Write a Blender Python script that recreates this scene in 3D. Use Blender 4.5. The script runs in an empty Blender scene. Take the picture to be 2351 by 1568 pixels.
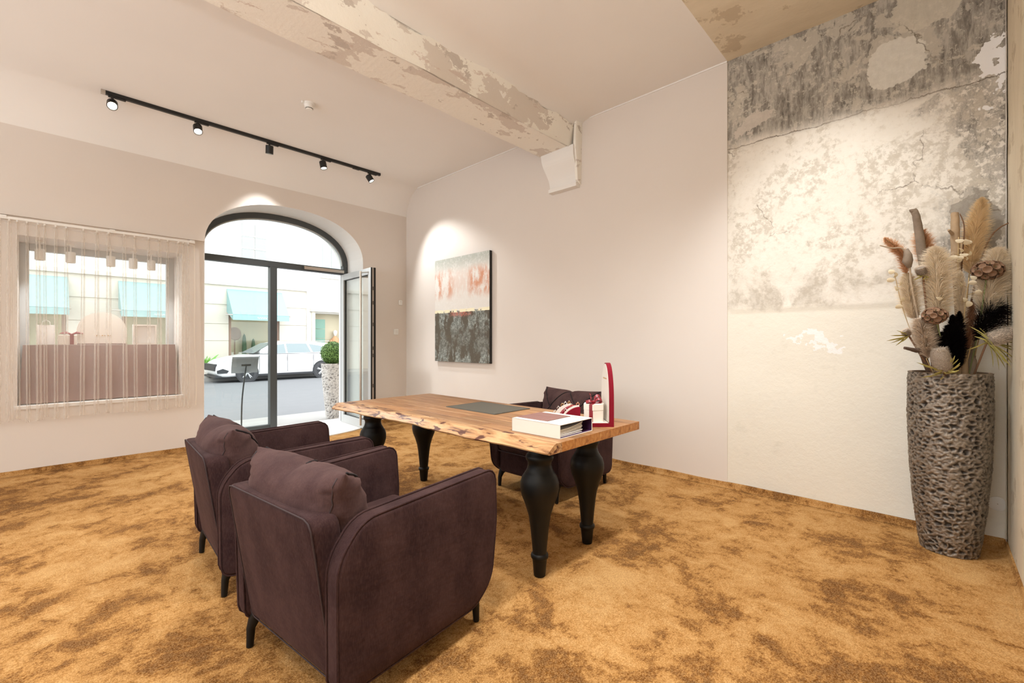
import bpy, bmesh, math, random
from math import sin, cos, pi, sqrt, radians, atan2
from mathutils import Vector, Matrix, noise as mnoise
from mathutils.geometry import tessellate_polygon

SC = bpy.context.scene
COL = SC.collection
random.seed(7)

# ------------------------------------------------------------------ camera, world, exposure
AZ = radians(43.54)
cam_d = bpy.data.cameras.new('camera')
cam = bpy.data.objects.new('camera', cam_d)
COL.objects.link(cam)
cam.location = (0, 0, 1.25)
cam.rotation_euler = (pi / 2, 0, AZ - pi / 2)
cam_d.sensor_fit = 'HORIZONTAL'
cam_d.sensor_width = 36.0
cam_d.lens = 36.0 * 1026.0 / 2351.0
cam_d.clip_start = 0.02
cam_d.clip_end = 200
SC.camera = cam

SKY_STRENGTH = 3.6
world = bpy.data.worlds.new('overcast_sky')
SC.world = world
world.use_nodes = True
wn = world.node_tree
bg = wn.nodes['Background']
bg.inputs['Color'].default_value = (0.93, 0.97, 1.0, 1)
bg.inputs['Strength'].default_value = SKY_STRENGTH

SC.view_settings.view_transform = 'Standard'
SC.view_settings.look = 'None'
SC.view_settings.gamma = 1.0
SC.view_settings.use_curve_mapping = False
SC.view_settings.exposure = 0.20
SC.cycles.use_denoising = True
SC.cycles.max_bounces = 8
SC.cycles.diffuse_bounces = 4
SC.cycles.use_adaptive_sampling = True
SC.cycles.adaptive_threshold = 0.05
SC.cycles.glossy_bounces = 4
SC.cycles.transparent_max_bounces = 24
SC.cycles.sample_clamp_indirect = 6.0
SC.cycles.caustics_reflective = False
SC.cycles.caustics_refractive = False

# room numbers (metres): camera stands at x=0, y=0
WX = 4.05      # side wall with the painting
YB = 6.20      # street wall
YF = -0.31     # near wall right of the planter
XL = -3.2      # wall out of view on the left
CZ = 3.655     # ceiling
WARM = (0.95, 0.98, 0.99)

# ------------------------------------------------------------------ helpers
def lin(r, g, b):
    def f(c):
        c /= 255.0
        return c / 12.92 if c <= 0.04045 else ((c + 0.055) / 1.055) ** 2.4
    return (f(r), f(g), f(b), 1.0)

class NT:
    """small wrapper round a material's node tree"""
    def __init__(s, name):
        s.m = bpy.data.materials.new(name)
        s.m.use_nodes = True
        s.t = s.m.node_tree
        s.b = s.t.nodes['Principled BSDF']
        s.out = s.t.nodes['Material Output']
    def n(s, typ, **kw):
        nd = s.t.nodes.new(typ)
        for k, v in kw.items():
            setattr(nd, k, v)
        return nd
    def put(s, sock, v):
        if isinstance(v, bpy.types.NodeSocket):
            s.t.links.new(v, sock)
        else:
            if isinstance(v, (tuple, list)) and len(v) == 3 and sock.type == 'RGBA':
                v = (*v, 1)
            sock.default_value = v
    def coord(s, which='Object'):
        return s.n('ShaderNodeTexCoord').outputs[which]
    def mapping(s, vec, scale=(1, 1, 1), loc=(0, 0, 0), rot=(0, 0, 0)):
        m = s.n('ShaderNodeMapping')
        s.put(m.inputs['Vector'], vec)
        m.inputs['Scale'].default_value = scale
        m.inputs['Location'].default_value = loc
        m.inputs['Rotation'].default_value = rot
        return m.outputs[0]
    def noise(s, vec, scale=5, detail=4, rough=0.55, dist=0.0, out='Fac'):
        x = s.n('ShaderNodeTexNoise')
        s.put(x.inputs['Vector'], vec)
        x.inputs['Scale'].default_value = scale
        x.inputs['Detail'].default_value = detail
        x.inputs['Roughness'].default_value = rough
        x.inputs['Distortion'].default_value = dist
        return x.outputs[out]
    def voronoi(s, vec, scale=5, feature='F1', out='Distance'):
        x = s.n('ShaderNodeTexVoronoi', feature=feature)
        s.put(x.inputs['Vector'], vec)
        x.inputs['Scale'].default_value = scale
        return x.outputs[out]
    def math(s, op, a, b=0.0, c=None, clamp=False):
        x = s.n('ShaderNodeMath', operation=op, use_clamp=clamp)
        s.put(x.inputs[0], a)
        s.put(x.inputs[1], b)
        if c is not None:
            s.put(x.inputs[2], c)
        return x.outputs[0]
    def step(s, v, lo, hi):
        x = s.n('ShaderNodeMapRange', interpolation_type='SMOOTHSTEP')
        s.put(x.inputs[0], v)
        s.put(x.inputs[1], lo)
        s.put(x.inputs[2], hi)
        return x.outputs[0]
    def mix(s, fac, a, b, mode='MIX'):
        x = s.n('ShaderNodeMix', data_type='RGBA', blend_type=mode)
        s.put(x.inputs[0], fac)
        s.put(x.inputs[6], a)
        s.put(x.inputs[7], b)
        return x.outputs[2]
    def sep(s, vec):
        x = s.n('ShaderNodeSeparateXYZ')
        s.put(x.inputs[0], vec)
        return x.outputs
    def ramp(s, fac, stops):
        x = s.n('ShaderNodeValToRGB')
        s.put(x.inputs[0], fac)
        el = x.color_ramp.elements
        while len(el) < len(stops):
            el.new(0.5)
        for e, (p, c) in zip(el, stops):
            e.position = p
            e.color = c
        return x.outputs[0]
    def bump(s, h, strength=0.3, dist=0.01, normal=None):
        x = s.n('ShaderNodeBump')
        x.inputs['Strength'].default_value = strength
        x.inputs['Distance'].default_value = dist
        s.put(x.inputs['Height'], h)
        if normal is not None:
            s.put(x.inputs['Normal'], normal)
        return x.outputs[0]
    def set(s, **kw):
        names = dict(color='Base Color', rough='Roughness', metal='Metallic', normal='Normal', spec='Specular IOR Level',
                     sheen='Sheen Weight', sheenrough='Sheen Roughness', sheentint='Sheen Tint', emit='Emission Color', emits='Emission Strength', coat='Coat Weight',
                     trans='Transmission Weight', alpha='Alpha', ior='IOR', sss='Subsurface Weight')
        for k, v in kw.items():
            s.put(s.b.inputs[names[k]], v)
        return s

MATS = {}
def plain(name, rgb, rough=0.6, metal=0.0, var=0.0, vscale=8, bump=0.0, bscale=60, spec=0.5, **kw):
    if name in MATS:
        return MATS[name]
    t = NT(name)
    c = lin(*rgb)
    co = t.coord()
    if var:
        nz = t.noise(co, vscale, 5)
        t.set(color=t.mix(nz, tuple(x * (1 - var) for x in c[:3]), tuple(min(1, x * (1 + var)) for x in c[:3])))
    else:
        t.set(color=c)
    t.set(rough=rough, metal=metal, spec=spec)
    if bump:
        t.set(normal=t.bump(t.noise(co, bscale, 4), bump, 0.004))
    t.set(**kw)
    MATS[name] = t.m
    return t.m

def setp(o, label=None, cat=None, group=None, kind=None):
    if label:
        o['label'] = label
    if cat:
        o['category'] = cat
    if group:
        o['group'] = group
    if kind:
        o['kind'] = kind
    return o

class MB:
    """collects shapes; build() links them as one mesh object"""
    def __init__(s):
        s.v, s.f, s.mi = [], [], []
        s.cur = 0
    def add(s, vs, fs):
        k = len(s.v)
        s.v += [tuple(v) for v in vs]
        s.f += [tuple(i + k for i in f) for f in fs]
        s.mi += [s.cur] * len(fs)
        return s
    def box(s, x0, x1, y0, y1, z0, z1, bev=0.0):
        if bev > 0:
            b = min(bev, abs(x1 - x0) / 2.01, abs(y1 - y0) / 2.01, abs(z1 - z0) / 2.01)
            bm = bmesh.new()
            bmesh.ops.create_cube(bm, size=1)
            for v in bm.verts:
                v.co = Vector(((x0 + x1) / 2 + v.co.x * (x1 - x0), (y0 + y1) / 2 + v.co.y * (y1 - y0), (z0 + z1) / 2 + v.co.z * (z1 - z0)))
            bmesh.ops.bevel(bm, geom=bm.edges[:], offset=b, segments=2, profile=0.6, affect='EDGES')
            bm.verts.index_update()
            s.add([v.co[:] for v in bm.verts], [[v.index for v in f.verts] for f in bm.faces])
            bm.free()
            return s
        vs = [(x, y, z) for z in (z0, z1) for y in (y0, y1) for x in (x0, x1)]
        return s.add(vs, [(0, 2, 3, 1), (4, 5, 7, 6), (0, 1, 5, 4), (2, 6, 7, 3), (0, 4, 6, 2), (1, 3, 7, 5)])
    def obox(s, c, ax, ay, az, hx, hy, hz):
        c, ax, ay, az = Vector(c), Vector(ax).normalized(), Vector(ay).normalized(), Vector(az).normalized()
        vs = [c + ax * (hx * i) + ay * (hy * j) + az * (hz * k) for k in (-1, 1) for j in (-1, 1) for i in (-1, 1)]
        return s.add(vs, [(0, 2, 3, 1), (4, 5, 7, 6), (0, 1, 5, 4), (2, 6, 7, 3), (0, 4, 6, 2), (1, 3, 7, 5)])
    def lathe(s, prof, n=24, c=(0, 0, 0), cap=True, axis=None):
        vs, fs = [], []
        for r, z in prof:
            for i in range(n):
                a = 2 * pi * i / n
                vs.append((r * cos(a), r * sin(a), z))
        for k in range(len(prof) - 1):
            for i in range(n):
                j = (i + 1) % n
                fs.append((k * n + i, k * n + j, (k + 1) * n + j, (k + 1) * n + i))
        if cap:
            fs.append(tuple(range(n - 1, -1, -1)))
            fs.append(tuple((len(prof) - 1) * n + i for i in range(n)))
        if axis is not None:
            q = Vector((0, 0, 1)).rotation_difference(Vector(axis).normalized())
            vs = [q @ Vector(v) for v in vs]
        c = Vector(c)
        return s.add([Vector(v) + c for v in vs], fs)
    def tube(s, pts, r, n=8, cap=True):
        pts = [Vector(p) for p in pts]
        rs = r if isinstance(r, (list, tuple)) else [r] * len(pts)
        up = Vector((0, 0, 1))
        vs, fs = [], []
        prev = None
        for i, p in enumerate(pts):
            d = (pts[min(i + 1, len(pts) - 1)] - pts[max(i - 1, 0)]).normalized()
            if prev is None:
                a = d.cross(up if abs(d.z) < 0.95 else Vector((1, 0, 0))).normalized()
            else:
                a = (prev - d * prev.dot(d)).normalized()
            prev = a
            b = d.cross(a)
            for k in range(n):
                w = 2 * pi * k / n
                vs.append(p + (a * cos(w) + b * sin(w)) * rs[i])
        for i in range(len(pts) - 1):
            for k in range(n):
                j = (k + 1) % n
                fs.append((i * n + k, i * n + j, (i + 1) * n + j, (i + 1) * n + k))
        if cap:
            fs.append(tuple(range(n - 1, -1, -1)))
            fs.append(tuple((len(pts) - 1) * n + k for k in range(n)))
        return s.add(vs, fs)
    def extrude(s, outline, c0, c1, mp):
        """prism of a 2D outline between c0 and c1, mp(a,b,c) -> xyz"""
        n = len(outline)
        vs = [mp(a, b, c0) for a, b in outline] + [mp(a, b, c1) for a, b in outline]
        fs = [(i, (i + 1) % n, n + (i + 1) % n, n + i) for i in range(n)]
        fs += [tuple(range(n - 1, -1, -1)), tuple(range(n, 2 * n))]
        return s.add(vs, fs)
    def holed(s, outer, holes, c, mp):
        """flat face with holes at level c"""
        allp = list(outer)
        for h in holes:
            allp += list(h)
        polys = [[Vector((a, b, 0)) for a, b in outer]] + [[Vector((a, b, 0)) for a, b in h] for h in holes]
        tri = tessellate_polygon(polys)
        return s.add([mp(a, b, c) for a, b in allp], [tuple(t) for t in tri])
    def slab(s, outline, th, bev, mp, bulge=0.0, nb=4, nf=4):
        """rounded, slightly puffed slab of a convex outline; mp(a,b,c)->xyz, c across the thickness"""
        n = len(outline)
        P = [Vector((a, b)) for a, b in outline]
        cen = sum(P, Vector((0, 0))) / n
        area = sum(P[i].x * P[(i + 1) % n].y - P[(i + 1) % n].x * P[i].y for i in range(n))
        sg = 1 if area > 0 else -1
        N = []
        for i in range(n):
            d = (P[(i + 1) % n] - P[i - 1])
            if d.length < 1e-9:
                d = Vector((1, 0))
            d.normalize()
            N.append(Vector((d.y, -d.x)) * sg)
        rings = []
        h = th / 2
        def face(sign):
            out = []
            for k in range(nf, 0, -1):
                u = k / nf
                if u >= 1:
                    continue
                out.append(([cen + (P[i] - N[i] * bev - cen) * u for i in range(n)], sign * (h + bulge * (1 - u ** 3))))
            return out
        fl = face(-1)
        for ring in reversed(fl):
            rings.append(ring)
        for k in range(nb + 1):
            a = pi / 2 * k / nb
            rings.append(([P[i] - N[i] * (bev * (1 - sin(a))) for i in range(n)], -h + bev * (1 - cos(a))))
        for k in range(nb + 1):
            a = pi / 2 * (1 - k / nb)
            rings.append(([P[i] - N[i] * (bev * (1 - sin(a))) for i in range(n)], h - bev * (1 - cos(a))))
        rings += face(1)
        vs, fs = [], []
        for pts, c in rings:
            for p in pts:
                vs.append(mp(p.x, p.y, c))
        for k in range(len(rings) - 1):
            for i in range(n):
                j = (i + 1) % n
                fs.append((k * n + i, k * n + j, (k + 1) * n + j, (k + 1) * n + i))
        c0 = len(vs)
        vs.append(mp(cen.x, cen.y, -h - bulge))
        vs.append(mp(cen.x, cen.y, h + bulge))
        L = (len(rings) - 1) * n
        for i in range(n):
            j = (i + 1) % n
            fs.append((c0, j, i))
            fs.append((c0 + 1, L + i, L + j))
        return s.add(vs, fs)
    def build(s, name, mat, parent=None, smooth=False, angle=None):
        me = bpy.data.meshes.new(name)
        me.from_pydata(s.v, [], s.f)
        for m in (mat if isinstance(mat, (list, tuple)) else [mat]):
            me.materials.append(m)
        if max(s.mi or [0]) > 0:
            me.polygons.foreach_set('material_index', s.mi)
        bm = bmesh.new()
        bm.from_mesh(me)
        bmesh.ops.recalc_face_normals(bm, faces=bm.faces[:])
        bm.to_mesh(me)
        bm.free()
        if smooth:
            me.shade_smooth() if hasattr(me, 'shade_smooth') else None
            if angle is not None:
                me.set_sharp_from_angle(angle=radians(angle))
        me.update()
        o = bpy.data.objects.new(name, me)
        COL.objects.link(o)
        if parent is not None:
            o.parent = parent
        return o

def empty(name, loc=(0, 0, 0), rz=0.0, label=None, cat=None, group=None, kind=None):
    o = bpy.data.objects.new(name, None)
    o.empty_display_size = 0.1
    COL.objects.link(o)
    o.location = loc
    o.rotation_euler = (0, 0, rz)
    return setp(o, label, cat, group, kind)

def copy_tree(o, parent=None):
    c = o.copy()
    COL.objects.link(c)
    c.parent = parent
    for ch in list(o.children):
        copy_tree(ch, c)
    return c

def rpoly(pts, seg=8):
    """pts: (x, y, radius); filleted convex polygon, counter-clockwise"""
    out = []
    n = len(pts)
    for i in range(n):
        x, y, r = pts[i]
        p = Vector((x, y))
        a = Vector(pts[i - 1][:2]) - p
        b = Vector(pts[(i + 1) % n][:2]) - p
        la, lb = a.length, b.length
        a.normalize()
        b.normalize()
        ang = a.angle(b)
        if r <= 1e-6 or ang > pi - 0.02:
            out.append((x, y))
            continue
        t = min(r / math.tan(ang / 2), la * 0.49, lb * 0.49)
        rr = t * math.tan(ang / 2)
        c = p + (a + b).normalized() * (rr / sin(ang / 2))
        p0, p1 = p + a * t, p + b * t
        a0 = atan2(p0.y - c.y, p0.x - c.x)
        a1 = atan2(p1.y - c.y, p1.x - c.x)
        d = (a1 - a0 + pi) % (2 * pi) - pi
        for k in range(seg + 1):
            w = a0 + d * k / seg
            out.append((c.x + rr * cos(w), c.y + rr * sin(w)))
    return out

def resample(pts, n, closed=True):
    P = [Vector(p) for p in pts]
    if closed:
        P.append(P[0])
    L = [0]
    for a, b in zip(P, P[1:]):
        L.append(L[-1] + (b - a).length)
    out = []
    k = 0
    for i in range(n):
        t = L[-1] * i / (n if closed else n - 1)
        while k < len(L) - 2 and L[k + 1] < t:
            k += 1
        u = (t - L[k]) / max(1e-9, L[k + 1] - L[k])
        out.append(P[k].lerp(P[k + 1], min(1, u)))
    return out

XYZ = lambda a, b, c: (a, b, c)
XZ = lambda a, b, c: (a, c, b)          # outline in x-z, thickness along y
YZ = lambda a, b, c: (c, a, b)          # outline in y-z, thickness along x
def nz(x, y=0.0, z=0.0):
    return mnoise.noise(Vector((x, y, z)))

# ------------------------------------------------------------------ materials
def mat_paint(name, rgb, var=0.03):
    t = NT(name)
    co = t.coord()
    c = lin(*rgb)
    f = t.noise(co, 1.3, 2)
    t.set(color=t.mix(f, tuple(x * (1 - var) for x in c[:3]), tuple(min(1, x * (1 + var)) for x in c[:3])), rough=0.85, spec=0.25)
    return t.m
M_wall = mat_paint('warm_beige_paint', (223, 214, 206))
M_ceil = mat_paint('ceiling_paint', (239, 235, 231))
M_white = mat_paint('white_paint', (236, 233, 229), 0.015)

def mat_carpet():
    t = NT('golden_plush_carpet')
    co = t.coord()
    wv = t.mix(0.16, co, t.noise(co, 3.0, 2, out='Color'))
    a = t.noise(t.mapping(wv, (1.0, 1.35, 1), rot=(0, 0, 0.5)), 3.6, 5, 0.62, 0.4)
    b = t.noise(t.mapping(wv, (1.5, 1.0, 1), loc=(3, 7, 0), rot=(0, 0, -0.3)), 11.0, 4, 0.62, 0.3)
    patch = t.math('ADD', t.math('MULTIPLY', a, 0.62), t.math('MULTIPLY', b, 0.38))
    patch = t.math('ADD', patch, t.math('MULTIPLY', t.math('SUBTRACT', t.noise(co, 1.1, 2, 0.5), 0.47), 0.30))
    fine = t.noise(co, 190, 2, 0.7)
    mid = t.noise(t.mapping(co, (1.0, 1.8, 1), rot=(0, 0, 0.4)), 38, 3, 0.65)
    p2 = t.math('ADD', patch, t.math('MULTIPLY', t.math('SUBTRACT', mid, 0.5), 0.24))
    col = t.ramp(p2, [(0.38, lin(92, 53, 16)), (0.44, lin(124, 79, 30)), (0.505, lin(176, 127, 70)), (0.64, lin(200, 156, 100))])
    f2 = t.step(fine, 0.30, 0.70)
    col = t.mix(t.math('MULTIPLY', f2, 0.34), col, lin(214, 172, 118))
    col = t.mix(t.math('MULTIPLY', t.math('SUBTRACT', 1.0, f2), 0.40), col, lin(90, 50, 14))
    t.set(color=col, rough=0.95, spec=0.08)
    t.set(normal=t.bump(t.noise(co, 70, 2, 0.7), 0.55, 0.008))
    return t.m
M_carpet = mat_carpet()

def mat_velvet(name, rgb, rgb2, sheen=0.35):
    t = NT(name)
    co = t.coord()
    f = t.noise(t.mapping(co, (1, 1, 0.6)), 7, 4, 0.65)
    weave = t.noise(t.mapping(co, (1, 1, 0.2)), 300, 2)
    c = t.mix(t.step(f, 0.3, 0.7), lin(*rgb), lin(*rgb2))
    c = t.mix(t.math('MULTIPLY', t.step(weave, 0.42, 0.68), 0.11), c, lin(110, 84, 78))
    t.set(color=c, rough=0.88, spec=0.10, sheen=sheen, sheenrough=0.35, sheentint=lin(190, 150, 140))
    t.set(normal=t.bump(t.noise(t.mapping(co, (1, 1, 2.5)), 14, 2), 0.12, 0.02))
    return t.m
M_velvet = mat_velvet('plum_velvet', (45, 29, 30), (64, 45, 44), 0.10)
M_cushion = mat_velvet('plum_cushion_fabric', (60, 42, 42), (78, 58, 56), 0.14)
M_seam = plain('dark_seam', (26, 15, 17), 0.85)
M_piping = plain('dark_piping', (46, 29, 30), 0.75)
M_black = plain('black_lacquer', (12, 11, 10), 0.5, var=0.2, vscale=5, spec=0.3)
M_blackmetal = plain('black_metal', (22, 21, 20), 0.45)

def mat_wood(name, base, dark, light, axis='y', rnd=True):
    t = NT(name)
    co = t.coord()
    sc = (9, 0.7, 9) if axis == 'y' else (0.7, 9, 9)
    if rnd:
        oi = t.n('ShaderNodeObjectInfo').outputs['Random']
        co2 = t.n('ShaderNodeVectorMath', operation='ADD')
        t.put(co2.inputs[0], co)
        cm = t.n('ShaderNodeCombineXYZ')
        t.put(cm.inputs[0], t.math('MULTIPLY', oi, 37.0))
        t.put(cm.inputs[2], t.math('MULTIPLY', oi, 11.0))
        t.put(co2.inputs[1], cm.outputs[0])
        co = co2.outputs[0]
    g = t.noise(t.mapping(co, sc), 3.0, 6, 0.6, 1.2)
    g2 = t.noise(t.mapping(co, tuple(x * 4 for x in sc)), 5.0, 3, 0.6, 0.4)
    c = t.ramp(g, [(0.28, lin(*dark)), (0.48, lin(*base)), (0.72, lin(*light))])
    c = t.mix(t.math('MULTIPLY', g2, 0.25), c, lin(*dark))
    if rnd:
        br = t.math('ADD', t.math('MULTIPLY', oi, 0.5), 0.72)
        x = t.n('ShaderNodeHueSaturation')
        t.put(x.inputs['Value'], br)
        t.put(x.inputs['Color'], c)
        c = x.outputs[0]
    t.set(color=c, rough=0.42, spec=0.4, normal=t.bump(g2, 0.08, 0.002))
    return t.m
M_wood = mat_wood('acacia_stave', (160, 114, 74), (118, 75, 45), (190, 150, 106))
M_woodend = mat_wood('acacia_end_grain', (176, 116, 60), (128, 76, 34), (200, 148, 88), rnd=False)
def mat_live():
    t = NT('live_edge_sapwood')
    co = t.coord()
    g = t.noise(t.mapping(co, (8, 1.2, 8)), 2.6, 6, 0.62, 1.4)
    c = t.ramp(g, [(0.34, lin(88, 55, 37)), (0.42, lin(154, 110, 72)), (0.55, lin(186, 146, 103)), (0.8, lin(204, 170, 130))])
    k = t.noise(t.mapping(co, (7, 3.2, 16), loc=(0, 2.4, 0)), 2.2, 3, 0.5, 0.8)
    c = t.mix(t.step(k, 0.56, 0.63), c, lin(84, 46, 32))
    t.set(color=c, rough=0.45, spec=0.4, normal=t.bump(g, 0.25, 0.006))
    return t.m
M_live = mat_live()

def mat_oldplaster(name):
    """limewashed beam: cream ground, grey-taupe and pinkish flaked patches"""
    t = NT(name)
    co = t.coord()
    v = t.mix(0.10, co, t.noise(co, 6, 4, out='Color'))
    a = t.noise(t.mapping(v, (0.7, 1.4, 1.4)), 2.3, 6, 0.62)
    b = t.noise(t.mapping(v, (0.8, 1.5, 1.5), loc=(5, 2, 1)), 3.0, 6, 0.65)
    d = t.noise(t.mapping(v, (0.5, 2.2, 2.2), loc=(1, 9, 4)), 5.0, 6, 0.7)
    c = t.mix(t.noise(v, 1.6, 4), lin(240, 236, 229), lin(247, 243, 234))
    c = t.mix(t.step(a, 0.545, 0.56), c, lin(220, 211, 202))
    c = t.mix(t.math('MULTIPLY', t.step(b, 0.60, 0.615), 0.9), c, lin(200, 190, 181))
    c = t.mix(t.math('MULTIPLY', t.step(d, 0.62, 0.64), 0.7), c, lin(208, 190, 180))
    c = t.mix(t.math('MULTIPLY', t.step(d, 0.36, 0.345), 0.8), c, lin(248, 245, 240))
    t.set(color=c, rough=0.92, spec=0.15)
    t.set(normal=t.bump(t.noise(co, 14, 3, 0.65), 0.30, 0.012))
    return t.m
M_beam = mat_oldplaster('flaking_limewash')

def mat_plasterwall():
    """old plaster wall: grey scraped band high up, rough cream middle, smooth pale yellow foot; y,z in metres"""
    t = NT('old_scraped_plaster')
    co = t.coord()
    s = t.sep(co)
    y, z = s[1], s[2]
    big = t.noise(co, 1.7, 3, 0.6)
    med = t.noise(co, 5.5, 5, 0.66)
    fin = t.noise(co, 26, 4, 0.7)
    vst = t.noise(t.mapping(co, (1, 3.2, 0.8)), 8, 6, 0.7)
    pat = t.noise(t.mapping(co, (1, 1, 1), loc=(0, 4.2, 1.7)), 3.6, 7, 0.68, 0.3)
    warp = t.sep(t.noise(co, 5.0, 4, 0.65, out='Color'))
    cream = t.mix(med, lin(222, 214, 201), lin(239, 233, 223))
    cream = t.mix(t.math('MULTIPLY', t.step(fin, 0.5, 0.7), 0.35), cream, lin(200, 188, 170))
    # middle: small chips and stains
    chip = t.math('MULTIPLY', t.step(pat, 0.46, 0.57), t.step(fin, 0.42, 0.56))
    mid = t.mix(t.math('MULTIPLY', chip, 0.48), cream, lin(176, 164, 146))
    # foot: smooth, pale yellow
    foot = t.mix(big, lin(224, 219, 208), lin(235, 228, 213))
    foot = t.mix(t.math('MULTIPLY', t.step(med, 0.58, 0.75), 0.35), foot, lin(205, 200, 186))
    zw = t.math('ADD', z, t.math('MULTIPLY', t.math('SUBTRACT', med, 0.5), 0.16))
    c = t.mix(t.step(zw, 1.50, 1.575), foot, mid)
    # stain band above the foot
    band = t.math('MULTIPLY', t.step(zw, 1.50, 1.56), t.step(zw, 1.90, 1.62))
    c = t.mix(t.math('MULTIPLY', t.math('MULTIPLY', band, t.step(pat, 0.40, 0.58)), 0.55), c, lin(186, 176, 162))
    # grey band above the crack
    grey = t.mix(t.step(vst, 0.36, 0.64), lin(128, 122, 114), lin(184, 177, 166))
    grey = t.mix(t.math('MULTIPLY', t.step(pat, 0.53, 0.56), 0.85), grey, lin(194, 186, 172))
    grey = t.mix(t.math('MULTIPLY', t.step(fin, 0.54, 0.62), 0.5), grey, lin(214, 206, 192))
    grey = t.mix(t.math('MULTIPLY', t.step(vst, 0.40, 0.33), t.step(med, 0.42, 0.55)), grey, lin(100, 96, 91))
    zc = t.math('ADD', z, t.math('MULTIPLY', t.math('SUBTRACT', t.noise(co, 4, 6, 0.6), 0.5), 0.10))
    up = t.step(zc, 2.86, 2.97)
    # grey also creeps down towards the corner
    cor = t.math('MULTIPLY', t.step(t.math('ADD', y, t.math('MULTIPLY', t.math('SUBTRACT', pat, 0.5), 0.9)), 0.02, -0.12), t.step(zc, 1.45, 1.75))
    cor = t.math('MULTIPLY', cor, t.step(fin, 0.36, 0.5))
    g = t.math('MAXIMUM', up, t.math('MULTIPLY', cor, 0.85))
    c = t.mix(g, c, grey)
    # patch of newer plaster, rounded, and the repaired panel high right
    def blob(cy, cz, ry, rz, wob=0.25):
        wy = t.math('MULTIPLY_ADD', t.math('SUBTRACT', warp[0], 0.5), wob * 0.9, y)
        wz = t.math('MULTIPLY_ADD', t.math('SUBTRACT', warp[1], 0.5), wob * 0.9, z)
        dy = t.math('DIVIDE', t.math('SUBTRACT', wy, cy), ry)
        dz = t.math('DIVIDE', t.math('SUBTRACT', wz, cz), rz)
        r = t.math('SQRT', t.math('ADD', t.math('MULTIPLY', dy, dy), t.math('MULTIPLY', dz, dz)))
        return t.step(r, 1.04, 0.98)
    c = t.mix(t.math('MULTIPLY', blob(0.20, 3.17, 0.15, 0.16), 0.9), c, t.mix(fin, lin(206, 200, 188), lin(232, 228, 218)))
    c = t.mix(t.math('MULTIPLY', blob(0.02, 3.50, 0.19, 0.17, 0.45), 0.8), c, t.mix(fin, lin(196, 188, 172), lin(216, 208, 192)))
    c = t.mix(t.math('MULTIPLY', blob(1.12, 3.06, 0.12, 0.09, 0.5), 0.8), c, lin(206, 196, 184))
    c = t.mix(blob(0.66, 1.265, 0.17, 0.045, 0.55), c, lin(240, 237, 234))
    c = t.mix(blob(-0.27, 2.95, 0.06, 0.17, 0.6), c, lin(244, 243, 242))
    c = t.mix(t.math('MULTIPLY', blob(-0.17, 1.95, 0.10, 0.28, 0.5), 0.8), c, t.mix(fin, lin(128, 120, 110), lin(170, 162, 150)))
    # cracks
    zl = t.math('ADD', z, t.math('MULTIPLY', t.math('SUBTRACT', t.noise(t.mapping(co, (1, 1, 0.2)), 7, 6, 0.7), 0.5), 0.09))
    cr = t.math('MULTIPLY', t.step(t.math('ABSOLUTE', t.math('SUBTRACT', zl, 2.895)), 0.006, 0.002), t.math('MULTIPLY_ADD', t.step(big, 0.35, 0.6), 0.7, 0.3))
    ve = t.voronoi(t.mix(0.14, co, t.noise(co, 9, 5, out='Color')), 1.25, 'DISTANCE_TO_EDGE')
    cr2 = t.math('MULTIPLY', t.step(ve, 0.006, 0.002), t.math('MULTIPLY', t.step(pat, 0.50, 0.60), t.step(z, 1.7, 2.2)))
    crk = t.math('MAXIMUM', cr, t.math('MULTIPLY', cr2, 0.8))
    c = t.mix(t.math('MULTIPLY', crk, 0.75), c, lin(96, 80, 62))
    holes = t.step(t.voronoi(co, 2.6), 0.030, 0.022)
    c = t.mix(t.math('MULTIPLY', holes, 0.8), c, lin(110, 92, 70))
    t.set(color=c, rough=0.95, spec=0.1)
    t.set(normal=t.bump(t.noise(co, 21, 4, 0.72), 0.22, 0.014))
    return t.m
M_plaster = mat_plasterwall()
def mat_tanplaster():
    t = NT('old_tan_ceiling_plaster')
    co = t.coord()
    a = t.noise(t.mapping(co, (3.0, 0.8, 1)), 2.4, 5, 0.65)
    b = t.noise(t.mapping(co, (1, 1, 1), loc=(3, 3, 0)), 4, 5, 0.7)
    c = t.mix(a, lin(206, 192, 168), lin(236, 224, 202))
    c = t.mix(t.math('MULTIPLY', t.step(b, 0.58, 0.62), 0.6), c, lin(186, 168, 142))
    t.set(color=c, rough=0.95, spec=0.1, normal=t.bump(b, 0.4, 0.012))
    return t.m
M_tan = mat_tanplaster()

def mat_glass(name, tint=(0.97, 0.99, 0.98), ior=1.5, extra=0.0):
    t = NT(name)
    tr = t.n('ShaderNodeBsdfTransparent')
    tr.inputs[0].default_value = (*tint, 1)
    gl = t.n('ShaderNodeBsdfGlossy')
    gl.inputs['Roughness'].default_value = 0.0
    lw = t.n('ShaderNodeLayerWeight')
    lw.inputs[0].default_value = 0.5
    fr = t.math('MULTIPLY_ADD', t.math('POWER', lw.outputs['Facing'], 4.0), 0.9, 0.03)
    mx = t.n('ShaderNodeMixShader')
    t.put(mx.inputs[0], t.math('ADD', fr, extra, clamp=True))
    t.put(mx.inputs[1], tr.outputs[0])
    t.put(mx.inputs[2], gl.outputs[0])
    t.put(t.out.inputs['Surface'], mx.outputs[0])
    return t.m
M_glass = mat_glass('clear_glass')
M_leafglass = mat_glass('door_leaf_glass', (0.95, 0.98, 0.97), 1.6, 0.07)

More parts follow.
